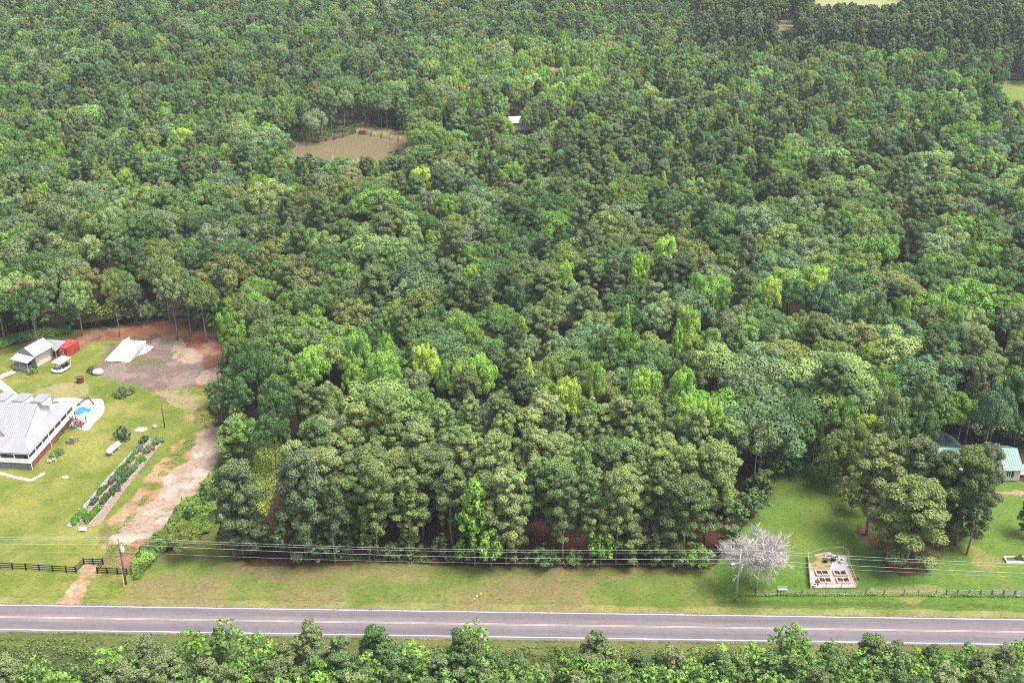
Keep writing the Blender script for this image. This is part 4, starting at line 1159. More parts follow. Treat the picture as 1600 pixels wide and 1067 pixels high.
def teal_house():
    a = at(1592, 750.5)                                  # near right ground corner of the visible gable-ended wing
    o = thing('teal_roofed_house', 'low pink-sided house with teal metal roof, half hidden behind the garden pines', 'house', (a[0], a[1], 0), math.radians(-1))
    Lh, Wd, wh, rh = 21.0, 9.0, 2.7, 5.0
    b = MB(); b.box((-Lh / 2, Wd / 2, wh / 2), (Lh, Wd, wh)); b.build('wall', M['pink_siding'], o)
    b = MB(); b.hexa([(0, .01, wh), (0, Wd - .01, wh), (0, Wd / 2, rh - .1)], [(-.1, .01, wh), (-.1, Wd - .01, wh), (-.1, Wd / 2, rh - .1)]); b.build('gable', M['pink_siding'], o)
    b = MB(); b.slab([(-Lh, -.45, wh - .1), (.4, -.45, wh - .1), (.4, Wd / 2, rh), (-Lh, Wd / 2, rh)], .1); b.build('roof', M['roof_teal'], o)
    b = MB(); b.slab([(-Lh, Wd / 2 + .01, rh), (.4, Wd / 2 + .01, rh), (.4, Wd + .45, wh - .1), (-Lh, Wd + .45, wh - .1)], .1); b.build('roof', M['roof_teal'], o)
    for wx in (-2.4, -8.5, -14.5):
        b = MB(); b.box((wx, -.03, 1.55), (1.0, .1, 1.5)); w = b.build('window', M['white_paint'], o)
        for dx in (-.22, .22):
            b = MB(); b.box((wx + dx, -.06, 1.55), (.34, .08, 1.28)); b.build('pane', M['glass_dark'], w)
        for sx in (-1, 1):
            b = MB(); b.box((wx + sx * .82, -.03, 1.55), (.5, .08, 1.5)); b.build('shutter', M['black_shutter'], o)
    b = MB(); b.box((-4.3, -.7, .4), (1.3, .8, .75)); e = tag(b.build('cooling_unit', M['black_plastic']), 'dark cooling unit on the grass under the pink house wall', 'cooling unit'); e.location = o.location; e.rotation_euler = o.rotation_euler
    # rear wing with its own roof
    p = at(1490, 703, 2.8)
    w = thing('teal_wing', 'small teal-roofed outbuilding beside the dark wood, behind the garden pines', 'shed', (p[0], p[1], 0), math.radians(8))
    b = MB(); b.box((0, 2.6, 1.35), (4.6, 5.2, 2.7)); b.build('wall', M['pink_siding'], w)
    for sg in (-1, 1):
        b = MB(); q = [(sg * 2.75, -.3, 2.55), (sg * .001, -.3, 4.2), (sg * .001, 5.5, 4.2), (sg * 2.75, 5.5, 2.55)]
        b.slab(q if sg < 0 else q[::-1], .1); b.build('roof', M['roof_teal'], w)
    b = MB(); b.hexa([(-2.3, .0, 2.7), (2.3, .0, 2.7), (0, .0, 4.1)], [(-2.3, .1, 2.7), (2.3, .1, 2.7), (0, .1, 4.1)]); b.build('gable', M['pink_siding'], w)
    b = MB(); b.box((.6, -.02, 1.1), (.95, .08, 2.1)); b.build('door', M['white_paint'], w)
    # bare deck at the right end
    d = thing('deck', 'pale pinkish deck at the right end of the teal-roofed house', 'deck', (a[0] + 1.6, a[1] + 1.2, 0))
    for k in range(9):
        b = MB(); b.box((0.6 + .0, .3 + .45 * k, .5), (3.2, .42, .07)); b.build('plank', M['pale_wood'], d)
    for x in (-.9, 2.1):
        for y in (.4, 3.8):
            b = MB(); b.box((x, y, .75), (.12, .12, 1.5)); b.build('post', M['pale_wood'], d)
teal_house()

# far roof in the woods, pavilion-like white roof among the pines
p = at(813, 211)
o = thing('barn', 'pale grey barn roof showing through the far pines right of the pond', 'barn', (p[0], p[1] + 4, float(gz(p[0], p[1]))), math.radians(14))
b = MB(); b.box((0, 0, 1.6), (9, 6, 3.2)); b.build('wall', M['white_siding'], o)
for sg in (-1, 1):
    b = MB(); q = [(-5, sg * 3.5, 3.1), (5, sg * 3.5, 3.1), (5, 0.001 * sg, 4.9), (-5, .001 * sg, 4.9)]; b.slab(q if sg < 0 else q[::-1], .1); b.build('roof', M['roof_pale'], o)
p = at(1041, 783)
o = thing('white_canopy', 'small white peaked canopy glimpsed between the roadside pines', 'canopy', (p[0], p[1], 0))
for sx, sy in ((-1, -1), (1, -1), (1, 1), (-1, 1)):
    b = MB(); b.tube([(sx * 1.1, sy * 1.1, 0), (sx * 1.1, sy * 1.1, 2.1)], .04, 5); b.build('pole', M['white_metal'], o)
b = MB()
for k in range(4):
    c = [(-1.25, -1.25), (1.25, -1.25), (1.25, 1.25), (-1.25, 1.25)]; b.quad((*c[k], 2.05), (*c[(k + 1) % 4], 2.05), (0, 0, 2.9))
b.build('canopy_cloth', M['white_tarp'], o)

# ------------------------------------------------------------------ pool and paths
def smooth_loop(pts, n=8):
    out = []; m = len(pts)
    for i in range(m):
        p0, p1, p2, p3 = (np.array(pts[(i + k - 1) % m], float) for k in range(4))
        for t in np.linspace(0, 1, n, endpoint=False):
            out.append(tuple(.5 * (2 * p1 + (p2 - p0) * t + (2 * p0 - 5 * p1 + 4 * p2 - p3) * t * t + (3 * p1 - p0 - 3 * p2 + p3) * t ** 3)))
    return out
deck = smooth_loop(gp([(84, 640), (84, 625), (110, 622), (134, 625), (158, 624), (163, 636), (160, 648), (148, 660), (138, 672), (128, 672), (118, 668), (100, 662)]), 6)
flat('pool_deck', deck, .12, M['concrete'], 'structure', th=.2)
po = at(132, 641)
pool = thing('swimming_pool', 'small curved swimming pool with blue water on the white deck', 'pool', (po[0], po[1], 0))
wp = smooth_loop([(p[0] - po[0], p[1] - po[1]) for p in gp([(117, 646), (122, 639), (131, 637), (139, 638), (142, 641), (139, 645), (133, 644), (126, 648)])], 6)
flat('water', wp, .132, M['pool'], parent=pool)
b = MB(); b.tube([(x, y, .17) for x, y in wp] + [(*wp[0], .17)], .14, 5, False); b.build('coping', M['pool_tile'], pool)
q = np.array(at(137, 637)) - po
b = MB(); b.rock((q[0] + .3, q[1] + 0, .2), (1.1, .9, .22), 3); b.build('shelf', M['concrete'], pool, True)
rw = thing('pool_slide', 'brown arched timber slide behind the swimming pool', 'slide', (*at(135, 630)[:2], .1))
def rel(px, py, z, o): return np.array(at(px, py, z)) - np.array([*o.location[:2], 0])
b = MB(); b.tube([rel(120, 634, .3, rw), rel(128, 628, .9, rw), rel(135, 622, 1.6, rw), rel(139, 622, 1.6, rw)], .2, 6); b.build('chute', M['brown_wood'], rw)
b = MB(); b.tube([rel(139, 622, 1.6, rw), rel(143, 627, .9, rw), rel(147, 632, .15, rw)], .2, 6); b.build('ladder', M['brown_wood'], rw)
for px, py in ((135, 627), (124, 634)):
    b = MB(); t = rel(px, py, 0, rw); b.tube([t, t + np.array([0, 0, 1.0])], .07, 5); b.build('support', M['brown_wood'], rw)
b = MB(); q = at(152, 638); b.box((0, 0, .18), (1.6, .7, .3), .3); tag(loc(b.build('lounger', M['tan_paver']), q[0], q[1], .12), 'low tan poolside lounger on the white deck', 'lounger')
for i, pts in enumerate(([(-25, 606), (-4, 590), (4, 596), (30, 618), (20, 624), (-6, 602), (-25, 618)], [(-25, 592), (0, 586), (18, 579.5), (25, 582), (6, 589.5), (-2, 593), (-25, 606)])):
    flat('concrete_path', gp(pts), .07 + .004 * i, M['concrete'], 'structure', th=.12)
# tan flagstone edging in front of the farmhouse
pv = thing('flagstone_edging', 'curved line of tan flagstones on the grass before the farmhouse porch', 'edging', (*at(40, 746)[:2], 0))
line_ = [(-20, 735), (0, 739), (10, 742), (20, 745), (30, 747), (40, 749), (48, 750.5), (56, 747), (64, 742), (68, 740)]
for k in range(30):
    t = k / 29 * (len(line_) - 1); i = min(int(t), len(line_) - 2); f = t - i
    px = line_[i][0] * (1 - f) + line_[i + 1][0] * f; py = line_[i][1] * (1 - f) + line_[i + 1][1] * f
    q = rel(px, py, 0, pv)
    b = MB(); s = RNG.uniform(.38, .52); ang = RNG.uniform(0, 1.5); pts = [(q[0] + s * RNG.uniform(.8, 1.1) * math.cos(ang + j * 1.256), q[1] + s * 1.1 * math.sin(ang + j * 1.256)) for j in range(5)]
    b.hexa([(x, y, -.05) for x, y in pts], [(x, y, .07 + .03 * RNG.random()) for x, y in pts]); b.build('flagstone', M['tan_paver'], pv)

# ------------------------------------------------------------------ yard things
def bush(px, py, wpx, h, tint, label, var=0, name='bush', group=None):
    p = at(px, py); s = wpx * math.hypot(p[1], H) / FPX / 2 / (1.5, 1.2, 1.9)[var]
    r = thing(name, label, 'bush', (p[0], p[1], -.03), RNG.uniform(0, 6), group)
    r.scale = (s, s, h / 1.8)
    f = link('foliage', BUSHES[var], r); f['tint'] = [t * LEAF_GAIN for t in tint]
    b = MB()
    for k in range(4): b.tube([(0, 0, 0), (.3 * math.cos(k * 1.6), .3 * math.sin(k * 1.6), .8)], [.05, .02], 4)
    b.build('stem', M['bark'], r)
    return r
bush(193, 615, 34, 1.5, (.05, .065, .028), 'wide dark clipped bush alone on the lawn between pool and gravel yard', 2)
bush(192, 686, 28, 3.1, (.035, .05, .03), 'dark rounded shrub beside the white propane tank', 0)
bush(143, 581, 15, 1.9, (.03, .055, .025), 'small dark bush beside the pale boulder at the edge of the gravel yard', 1)
bush(50, 584, 18, 1.6, (.065, .13, .03), 'light green bush at the foot of the shed porch', 1)
bush(53, 577, 12, 2.2, (.03, .06, .025), 'dark shrub against the shed porch corner', 1)
bush(88, 711, 24, 1.6, (.055, .10, .04), 'green bush against the brick foundation of the farmhouse', 0)
bush(82, 720, 17, 1.1, (.20, .21, .15), 'pale flowering bush nearest the farmhouse porch corner', 1)
bush(112, 691, 20, 1.5, (.12, .12, .075), 'pale dry bush under the far porch corner', 1)
def boulder(name, px, py, r, mat, label, sd=1):
    p = at(px, py); b = MB(); b.rock((0, 0, r[2] * .5), r, sd); return tag(loc(b.build(name, mat, None, True), p[0], p[1], 0), label, 'boulder')
boulder('boulder', 154, 583, (1.5, 1.3, .75), M['concrete'], 'large pale boulder beside the small dark bush by the gravel yard')
boulder('boulder', 102, 747, (.75, .6, .38), M['stone'], 'flat tan boulder alone on the lawn below the farmhouse', 2)
boulder('boulder', 242, 667.5, (.55, .5, .5), M['grey_stone'], 'small pale boulder beside the slim yard pole', 3)
b = MB(); b.hexa([(x, y, 0) for x, y in ((-1.4, -.6), (.2, -1), (1.5, -.4), (1.2, .8), (-.9, .9))], [(x * .9, y * .9, .14) for x, y in ((-1.4, -.6), (.2, -1), (1.5, -.4), (1.2, .8), (-.9, .9))])
q = at(220, 671); tag(loc(b.build('stone_slab', M['grey_stone']), q[0], q[1]), 'flat grey stone slab on the lawn above the garden beds', 'slab')
def burn_barrel():
    p = at(126, 597)
    o = thing('burn_barrel', 'rusty brown open burn barrel on the bare lawn patch', 'barrel', (p[0], p[1], 0))
    b = MB(); b.lathe([(0, .72), (.1, .8), (.55, .78), (.9, .82), (1, .82)], (0, 0, 0), (0, 0, 1.35), 14); b.build('drum', M['rust'], o)
    b = MB(); n = 14
    b.tube([(.82 * math.cos(i * 2 * math.pi / n), .82 * math.sin(i * 2 * math.pi / n), 1.36) for i in range(n + 1)], .06, 5, False); b.build('rim', M['rust'], o)
    b = MB(); b.tube([(-.8, 0, 1.2), (-1.15, 0, 1.35)], .06, 5); b.build('handle', M['rust'], o)
burn_barrel()
def tank():
    a, c = at(166, 709, .9), at(188, 690, .9)
    o = thing('propane_tank', 'long white propane tank lying on the lawn beside the dark shrub', 'tank', ((a[0] + c[0]) / 2, (a[1] + c[1]) / 2, 0), math.atan2(c[1] - a[1], c[0] - a[0]))
    L = float(np.hypot(*(c - a)[:2])) * .82; R = .62
    prof = [(0, .03), (.02, R * .55), (.06, R * .88), (.11, R), (.89, R), (.94, R * .88), (.98, R * .55), (1, .03)]
    b = MB(); b.lathe(prof, (-L / 2, 0, .95), (L / 2, 0, .95), 18); b.build('shell', M['white_metal'], o, True)
    for x in (-L * .28, L * .28):
        b = MB(); b.box((x, 0, .18), (.3, 1.1, .36)); b.build('saddle', M['grey_stone'], o)
    b = MB(); b.lathe([(0, .2), (1, .17)], (.1, 0, 1.5), (.1, 0, 1.75), 10); b.build('valve_cover', M['dark_skirt'], o)
tank()

# two columns of raised beds, each bed with its own frame, soil and plants
def raised_bed(name, label, cx, cy, lx, ly, rz, plants, group, mat='pale_wood', h=.38, frame=.14):
    o = thing(name, label, 'garden bed', (cx, cy, 0), rz, group)
    for sx in (-1, 1):
        b = MB(); b.box((sx * (lx / 2 - frame / 2), 0, h / 2), (frame, ly, h)); b.build('plank', M[mat], o)
    for sy in (-1, 1):
        b = MB(); b.box((0, sy * (ly / 2 - frame / 2), h / 2), (lx - 2 * frame - .01, frame, h - .01)); b.build('plank', M[mat], o)
    b = MB(); b.box((0, 0, h / 2 - .05), (lx - 2 * frame - .02, ly - 2 * frame - .02, h - .12)); b.build('soil', M['soil'], o)
    n, s, tint, hh = plants
    for k in range(n):
        f = link('plant', BUSHES[k % 3], o); f['tint'] = [t * LEAF_GAIN * RNG.uniform(.8, 1.2) for t in tint]
        f.location = (RNG.uniform(-.12, .12) * lx, (-.5 + (k + .5) / n) * (ly - .5), h - .1); f.scale = (s, s, hh); f.rotation_euler = (0, 0, RNG.uniform(0, 6))
    return o
LB = [(190, 780), (320, 650), (395, 545), (480, 465), (560, 370), (640, 280), (710, 190), (765, 115)]
RB = [(300, 770), (415, 635), (500, 550), (590, 450), (665, 370), (730, 285), (810, 190), (875, 120)]
LEN = [5.6, 3.4, 4.0, 3.4, 4.2, 3.6, 3.6, 3.2]
LENR = [6.0, 4.2, 3.6, 4.6, 3.4, 3.4, 4.0, 3.2]
a0, a1 = at(90 + 300 / 5.615, 670 + 770 / 5.615), at(90 + 875 / 5.615, 670 + 120 / 5.615)
bed_ang = math.atan2(a1[1] - a0[1], a1[0] - a0[0]) - math.pi / 2
GREENS = [(.05, .12, .02), (.055, .085, .035), (.035, .075, .025), (.065, .09, .05), (.04, .085, .02), (.06, .10, .035), (.07, .10, .055), (.035, .06, .035)]
for side, pts, ln in (('yard', LB, LEN), ('track', RB, LENR)):
    for k, (zx, zy) in enumerate(pts):
        p = at(90 + zx / 5.615, 670 + zy / 5.615)
        raised_bed('garden_bed', f'{["lush", "sparse", "leafy", "patchy", "leafy", "sparse", "bushy", "tall"][k]} timber-edged bed, {nth(k + 1)} from the road in the column nearer the {"farmhouse lawn" if side == "yard" else "gravel track"}', p[0] + RNG.uniform(-.15, .15), p[1], RNG.uniform(1.4, 1.75), ln[k] * .84, bed_ang + RNG.uniform(-.04, .04),
                   (int(ln[k] / (.5 if k in (0, 4) else .7)), RNG.uniform(.42, .62) if k != 1 else .36, GREENS[(k * (1 if side == 'yard' else 3) + (side == 'track')) % 8] if k else GREENS[0], RNG.uniform(.45, .8)), 'raised beds between lawn and track', 'grey_wood' if k % 3 == 1 else 'pale_wood', .26, .1)
q = [at(90 + x / 5.615, 670 + y / 5.615) for x, y in ((85, 850), (65, 850), (440, 430), (745, 90), (800, 90))]
flat('weed_cloth', [tuple(v[:2]) for v in (at(111, 823), at(104, 821), at(168, 745), at(222, 689), at(229, 689), at(172, 748))], .035, M['cloth_grey'], 'structure')
flat('mulch_strip', gp([(112, 826), (172, 748), (228, 688), (256, 688), (192, 770), (152, 826)]), .02, M['path_soil'], 'structure')
for k in range(13):
    p = at(90 + (470 - 30 * k + RNG.uniform(-8, 8)) / 5.615, 670 + (420 + 32 * k) / 5.615)
    b = MB(); b.rock((0, 0, .1), (.35 * RNG.uniform(.7, 1.2), .3, .2), k, 4)
    tag(loc(b.build('edging_stone', M['grey_stone'], None, True), p[0], p[1]), f'small grey edging stone, {nth(13 - k)} from the road along the garden beds', 'stone', 'edging stones by the garden beds')
def bench(name, px, py, L, mat, label, rz=0.0):
    p = at(px, py); o = thing(name, label, 'bench', (p[0], p[1], 0), rz)
    for k in range(3):
        b = MB(); b.box((0, -.18 + .18 * k, .45), (L, .15, .05)); b.build('slat', M[mat], o)
    for k in range(2):
        b = MB(); b.box((0, .3, .62 + .2 * k), (L, .05, .14)); b.build('slat', M[mat], o)
    for s in (-1, 1):
        b = MB(); b.box((s * (L / 2 - .15), -.15, .21), (.08, .08, .42)); b.build('leg', M[mat], o)
        b = MB(); b.box((s * (L / 2 - .15), .33, .45), (.08, .08, .9)); b.build('leg', M[mat], o)
bench('bench', 129.5, 830.5, 1.5, 'white_paint', 'small white bench on the grass at the road end of the garden beds', .05)
bench('bench', 1222.5, 923.5, 1.7, 'grey_wood', 'grey garden bench by the wire fence, below the bleached tree')

# ------------------------------------------------------------------ fences
def rail_bay(o, p, q, zs, mat, th=.13, name='rail', dep=.05):
    for z in zs:
        p2, q2 = np.array([p[0], p[1]]), np.array([q[0], q[1]])
        d = q2 - p2; L = float(np.linalg.norm(d)); m = (p2 + q2) / 2
        b = MB(); b.box((m[0], m[1], z), (L - .12, dep, th), math.atan2(d[1], d[0])); b.build(name, mat, o)
def black_fence():
    pts = [(-60, 880), (0, 887), (120, 894.5), (128, 892)]
    run = [[(-40, 884.5), (-20, 886), (0, 887.5), (20, 889), (41, 890), (62, 891.5), (83, 892.5), (104, 893.7), (119, 894.5)], [(119, 894.5), (131.5, 881.5)], [(131.5, 881.5), (146, 882), (161.5, 881.5)], [(161.5, 881.5), (152.5, 895.5)], [(152.5, 895.5), (168, 896.3), (184, 897), (199, 897.5)]]
    o = thing('paddock_fence', 'black three-rail paddock fence with a recessed gate bay at the dirt drive', 'fence', (*at(119, 894.5)[:2], 0))
    off = np.array([o.location[0], o.location[1]])
    done = set()
    for seg in run:
        P = [np.array(at(*q)[:2]) - off for q in seg]
        for q in P:
            k = (round(q[0], 1), round(q[1], 1))
            if k in done: continue
            done.add(k)
            b = MB(); b.box((q[0], q[1], .72), (.2, .2, 1.45)); b.build('post', M['black_wood'], o)
        for a, c in zip(P[:-1], P[1:]): rail_bay(o, a, c, (.35, .8, 1.25), M['black_wood'], .17)
black_fence()
def board_fence():
    o = thing('board_fence', 'weathered grey board fence along the lawn, ending short of the mown gap', 'fence', (*at(1478, 929)[:2], 0))
    off = np.array([o.location[0], o.location[1]])
    xs_ = [1478 + 17.8 * k for k in range(10)]
    P = [np.array(at(x, 929.5 + (x - 1478) * .012)[:2]) - off for x in xs_]
    for q in P:
        b = MB(); b.box((q[0], q[1], .68), (.2, .2, 1.36)); b.build('post', M['pole_wood'], o)
    for a, c in zip(P[:-1], P[1:]): rail_bay(o, a, c, (.3, .68, 1.06), M['grey_wood'], .2, 'board', .04)
board_fence()
def wire_fence():
    o = thing('wire_fence', 'low wire fence on thin dark posts along the lawn edge', 'fence', (*at(1190, 927)[:2], 0))
    off = np.array([o.location[0], o.location[1]])
    P = [np.array(at(x, 929)[:2]) - off for x in (1180, 1215, 1252, 1321, 1352, 1381, 1412, 1434, 1462, 1478)]
    for q in P:
        b = MB(); b.tube([(q[0], q[1], -.1), (q[0], q[1], 1.25)], .05, 5); b.build('post', M['black_wood'], o)
    for z in (.35, .75, 1.1):
        b = MB(); b.tube([(q[0], q[1], z) for q in P], .006, 3); b.build('strand', M['wire'], o)
wire_fence()
bench_p = at(1583, 875)
raised_bed('planter', 'white-edged raised planter of dark plants on the lawn near the board fence', at(1592, 876)[0], at(1592, 876)[1], 5.2, 1.5, 0, (4, .3, (.04, .08, .025), .4), None, 'white_paint', .5, .16)

# fenced vegetable patch
def patch():
    A = [at(*q) for q in ((1266, 918.5), (1339, 917.5), (1326, 886), (1325, 869), (1317, 861), (1286, 863), (1262, 871))]
    o = at(1302, 905); off = np.array([o[0], o[1]])
    flat('patch_ground', [tuple(q[:2]) for q in A], .02, M['pink_gravel'], 'structure')
    flat('patch_weeds', [tuple(at(*q)[:2]) for q in ((1263, 873), (1286, 864), (1300, 866), (1300, 880), (1296, 890), (1268, 891))], .026, surf('dry_weeds', (.11, .10, .035), (.25, .19, .09), 1.2, .95, .4), 'structure')
    flat('patch_gravel', [tuple(at(*q)[:2]) for q in ((1300, 866), (1316, 862), (1323, 872), (1326, 889), (1299, 889))], .026, surf('grey_gravel', (.2, .2, .21), (.4, .4, .42), 5, .95, .4), 'structure')
    f = thing('garden_fence', 'pale timber and wire fence round the vegetable patch', 'fence', (off[0], off[1], 0))
    P = [q[:2] - off for q in A]
    n = len(P)
    for i in range(n):
        a, c = P[i], P[(i + 1) % n]; L = float(np.linalg.norm(c - a)); k = max(1, round(L / 2.4))
        for j in range(k):
            q = a + (c - a) * j / k
            b = MB(); b.box((q[0], q[1], .6), (.1, .1, 1.2)); b.build('post', M['pale_wood'], f)
        mt = M['pale_wood'] if i != 0 else M['pale_wood']
        rail_bay(f, a, c, (.12, 1.1) if i in (1, 6, 2) else (1.0,), mt, .1 if i in (1, 2, 6) else .05)
        if i == 6: rail_bay(f, a, c, (.35, .6, .85), mt, .14)
    beds = [(1284.3, 896.5, 'two-part pale-edged bed of dark plants, far end of the vegetable patch toward the tree'), (1312.5, 896.8, 'reddish plant bed, far row of the vegetable patch toward the lone pine'),
            (1289, 908, 'half-empty bed, near row of the vegetable patch toward the tree'), (1317.3, 908, 'two-part pale-edged bed, near row of the vegetable patch toward the lone pine')]
    for k, (px, py, lab) in enumerate(beds):
        p = at(px, py)
        bd = raised_bed('vegetable_bed', lab, p[0], p[1], 2.4, 1.55, 0, (0, 1, (1, 1, 1), 1), 'beds of the vegetable patch', 'pale_wood', .4, .22)
        b = MB(); b.box((0, 0, .2), (.2, 1.1, .38)); b.build('divider', M['pale_wood'], bd)
        for j in range(4):
            fo = link('plant', BUSHES[j % 3], bd); fo['tint'] = [(.09, .035, .03), (.06, .05, .03), (.05, .07, .03)][(j + k) % 3]
            fo.location = (-.75 + .5 * j, RNG.uniform(-.2, .2), .3); fo.scale = (.13, .17, .22)
    def pot(px, py, mat, label, s=1.0):
        p = at(px, py); t = thing('plant_pot', label, 'pot', (p[0], p[1], .03), 0, 'pots of the vegetable patch')
        b = MB(); b.lathe([(0, .24 * s), (.85, .34 * s), (.86, .38 * s), (1, .38 * s)], (0, 0, 0), (0, 0, .6 * s), 12); b.build('pot', mat, t)
        b = MB(); b.lathe([(0, .3 * s), (1, .3 * s)], (0, 0, .53 * s), (0, 0, .605 * s), 12); b.build('soil', M['soil'], t)
    pot(1272.5, 917, M['white_paint'], 'white pot at the near corner of the vegetable patch')
    pot(1276.5, 912.5, M['black_plastic'], 'black pot behind the white corner pot', 1.15)
    for k, (px, py, m, lb) in enumerate(((1292, 874, 'white_paint', 'white tub, first from the bleached tree at the top of the patch'), (1297, 873, 'white_paint', 'white tub beside the dark barrel at the top of the patch'), (1302, 876, 'black_plastic', 'dark barrel between the white tubs at the top of the patch'), (1307, 874.5, 'white_paint', 'white tub next to the dark barrel, lone pine side'), (1314.5, 879.5, 'white_paint', 'small white tub lowest in the patch gravel'), (1290, 878, 'black_plastic', 'dark tub at the weedy edge of the patch gravel'))):
        pot(px, py, M[m], lb, 1.2)
    pot(1340, 905, M['black_plastic'], 'dark pot just outside the vegetable patch fence', .8)
patch()
def birdhouse():
    p = at(1458, 853)
    o = thing('nest_box', 'pale nest box on a post in the pine shade beside the reddish straw', 'nest box', (p[0], p[1], 0))
    b = MB(); b.box((0, 0, .9), (.12, .12, 1.8)); b.build('post', M['grey_wood'], o)
    b = MB(); b.box((0, 0, 2.0), (.7, .6, .9)); b.build('box', M['concrete'], o)
    for s in (-1, 1):
        b = MB(); q = [(0, -.4, 2.85), (0, .4, 2.85), (s * .5, .4, 2.45), (s * .5, -.4, 2.45)]; b.slab(q if s < 0 else q[::-1], .04); b.build('roof', M['grey_wood'], o)
birdhouse()

# ------------------------------------------------------------------ poles and wires
def pole(name, base, top_py, r, mat, label, extras):
    p = at(*base); h = up_h(p[0], p[1], top_py)
    o = thing(name, label, 'pole', (p[0], p[1], 0))
    b = MB(); b.tube([(0, 0, -.3), (0, 0, h * .5), (0, 0, h)], [r, r * .85, r * .68], 9); b.build('shaft', mat, o, True)
    if extras: extras(o, h)
    return p, h
def left_extras(o, h):
    b = MB(); b.box((0, 0, h - .5), (.12, 1.5, .12)); c = b.build('crossarm', M['grey_wood'], o)
    for y in (-.65, .65):
        b = MB(); b.lathe([(0, .06), (.4, .13), (.6, .08), (1, .11)], (0, y, h - .44), (0, y, h - .02), 8); b.build('insulator', M['insulator'], c)
    b = MB(); b.lathe([(0, .07), (.5, .14), (1, .06)], (0, 0, h), (0, 0, h + .45), 8); b.build('insulator', M['insulator'], o)
    b = MB(); b.lathe([(0, .16), (.08, .33), (.85, .34), (.95, .2), (1, .1)], (.5, -.12, h - 2.6), (.5, -.12, h - 1.35), 12); t = b.build('transformer', M['white_metal'], o)
    b = MB(); b.lathe([(0, .04), (.5, .09), (1, .05)], (.5, -.12, h - 1.35), (.5, -.12, h - 1.0), 7); b.build('bushing', M['insulator'], t)
pl, hl = pole('utility_pole', (197, 912), 842, .2, M['pole_wood'], 'dark wooden utility pole with transformer at the end of the black fence', left_extras)
def right_extras(o, h):
    b = MB(); b.lathe([(0, .07), (.5, .13), (1, .06)], (0, 0, h), (0, 0, h + .4), 8); b.build('insulator', M['insulator'], o)
    b = MB(); b.box((0, 0, h - 1.2), (.1, .8, .1)); b.build('crossarm', M['grey_wood'], o)
    b = MB(); b.tube([(0, 0, h - 2.6), (-.5, -.05, h - 2.5), (-1.0, -.1, h - 2.55)], .05, 5); a_ = b.build('lamp_arm', M['white_metal'], o)
    b = MB(); b.lathe([(0, .1), (.4, .22), (1, .12)], (-.85, -.1, h - 2.55), (-1.5, -.14, h - 2.6), 9); b.build('lamp_head', M['white_paint'], a_)
pr, hr = pole('utility_pole', (1149.5, 937), 861, .16, M['pole_grey'], 'pale grey utility pole with a white lamp, in front of the bleached tree', right_extras)
pole('yard_pole', (257.5, 668), 617, .13, M['pole_wood'], 'slim dark pole standing alone on the lawn beside the small pale boulder', lambda o, h: MB.build((lambda b: (b.box((0, 0, h - .35), (.5, .1, .1)), b)[1])(MB()), 'crossarm', M['grey_wood'], o))
def guy():
    a = np.array([pl[0] - .1, pl[1] - .15, hl - 1.8]); e = at(194, 916.5)
    o = thing('guy_wire', 'guy wire with a yellow sleeve anchored beside the dark utility pole', 'wire', tuple(e))
    b = MB(); b.tube([(0, 0, 0), a - e], .025, 4); b.build('strand', M['wire'], o)
    d = (a - e) / np.linalg.norm(a - e)
    b = MB(); b.tube([(0, 0, .02), d * 2.4], .07, 6); b.build('sleeve', M['yellow'], o)
guy()
def wire(name, label, ya, yb, dl, dr, sag, rad):
    """ya, yb: heights on the two poles; further poles stand outside the picture"""
    span = pr - pl
    o = thing(name, label, 'wire', (pl[0], pl[1], 0), 0, 'overhead wires along the road')
    for k, (t0, t1, z0, z1, s) in enumerate(((-1.0, 0, dl, ya, sag), (0, 1, ya, yb, sag), (1, 2.0, yb, dr, sag))):
        pts = []
        for i in range(25):
            f = i / 24; t = t0 + (t1 - t0) * f
            q = span * t; pts.append((q[0], q[1], z0 + (z1 - z0) * f - s * 4 * f * (1 - f)))
        b = MB(); b.tube(pts, rad, 4, False); b.build('span', M['wire'], o)
WR = .019
wire('power_line', 'topmost of the overhead wires along the road', hl + .45, hr + .4, hl + .6, hr - .6, 1.15, WR)
wire('power_line', 'overhead wire just below the topmost one', hl - .05, hr - .15, hl + .2, hr - 1.4, 1.1, WR)
wire('power_line', 'thickest overhead wire, third from the top', hl - 1.0, hr - 1.65, hl - 1.2, hr - 2.6, 1.0, WR * 1.2)
wire('power_line', 'thin lowest overhead wire, running in at the lamp of the grey pole', hl - 2.7, hr - 2.5, hl - 2.6, hr - 3.4, 1.0, WR * .7)

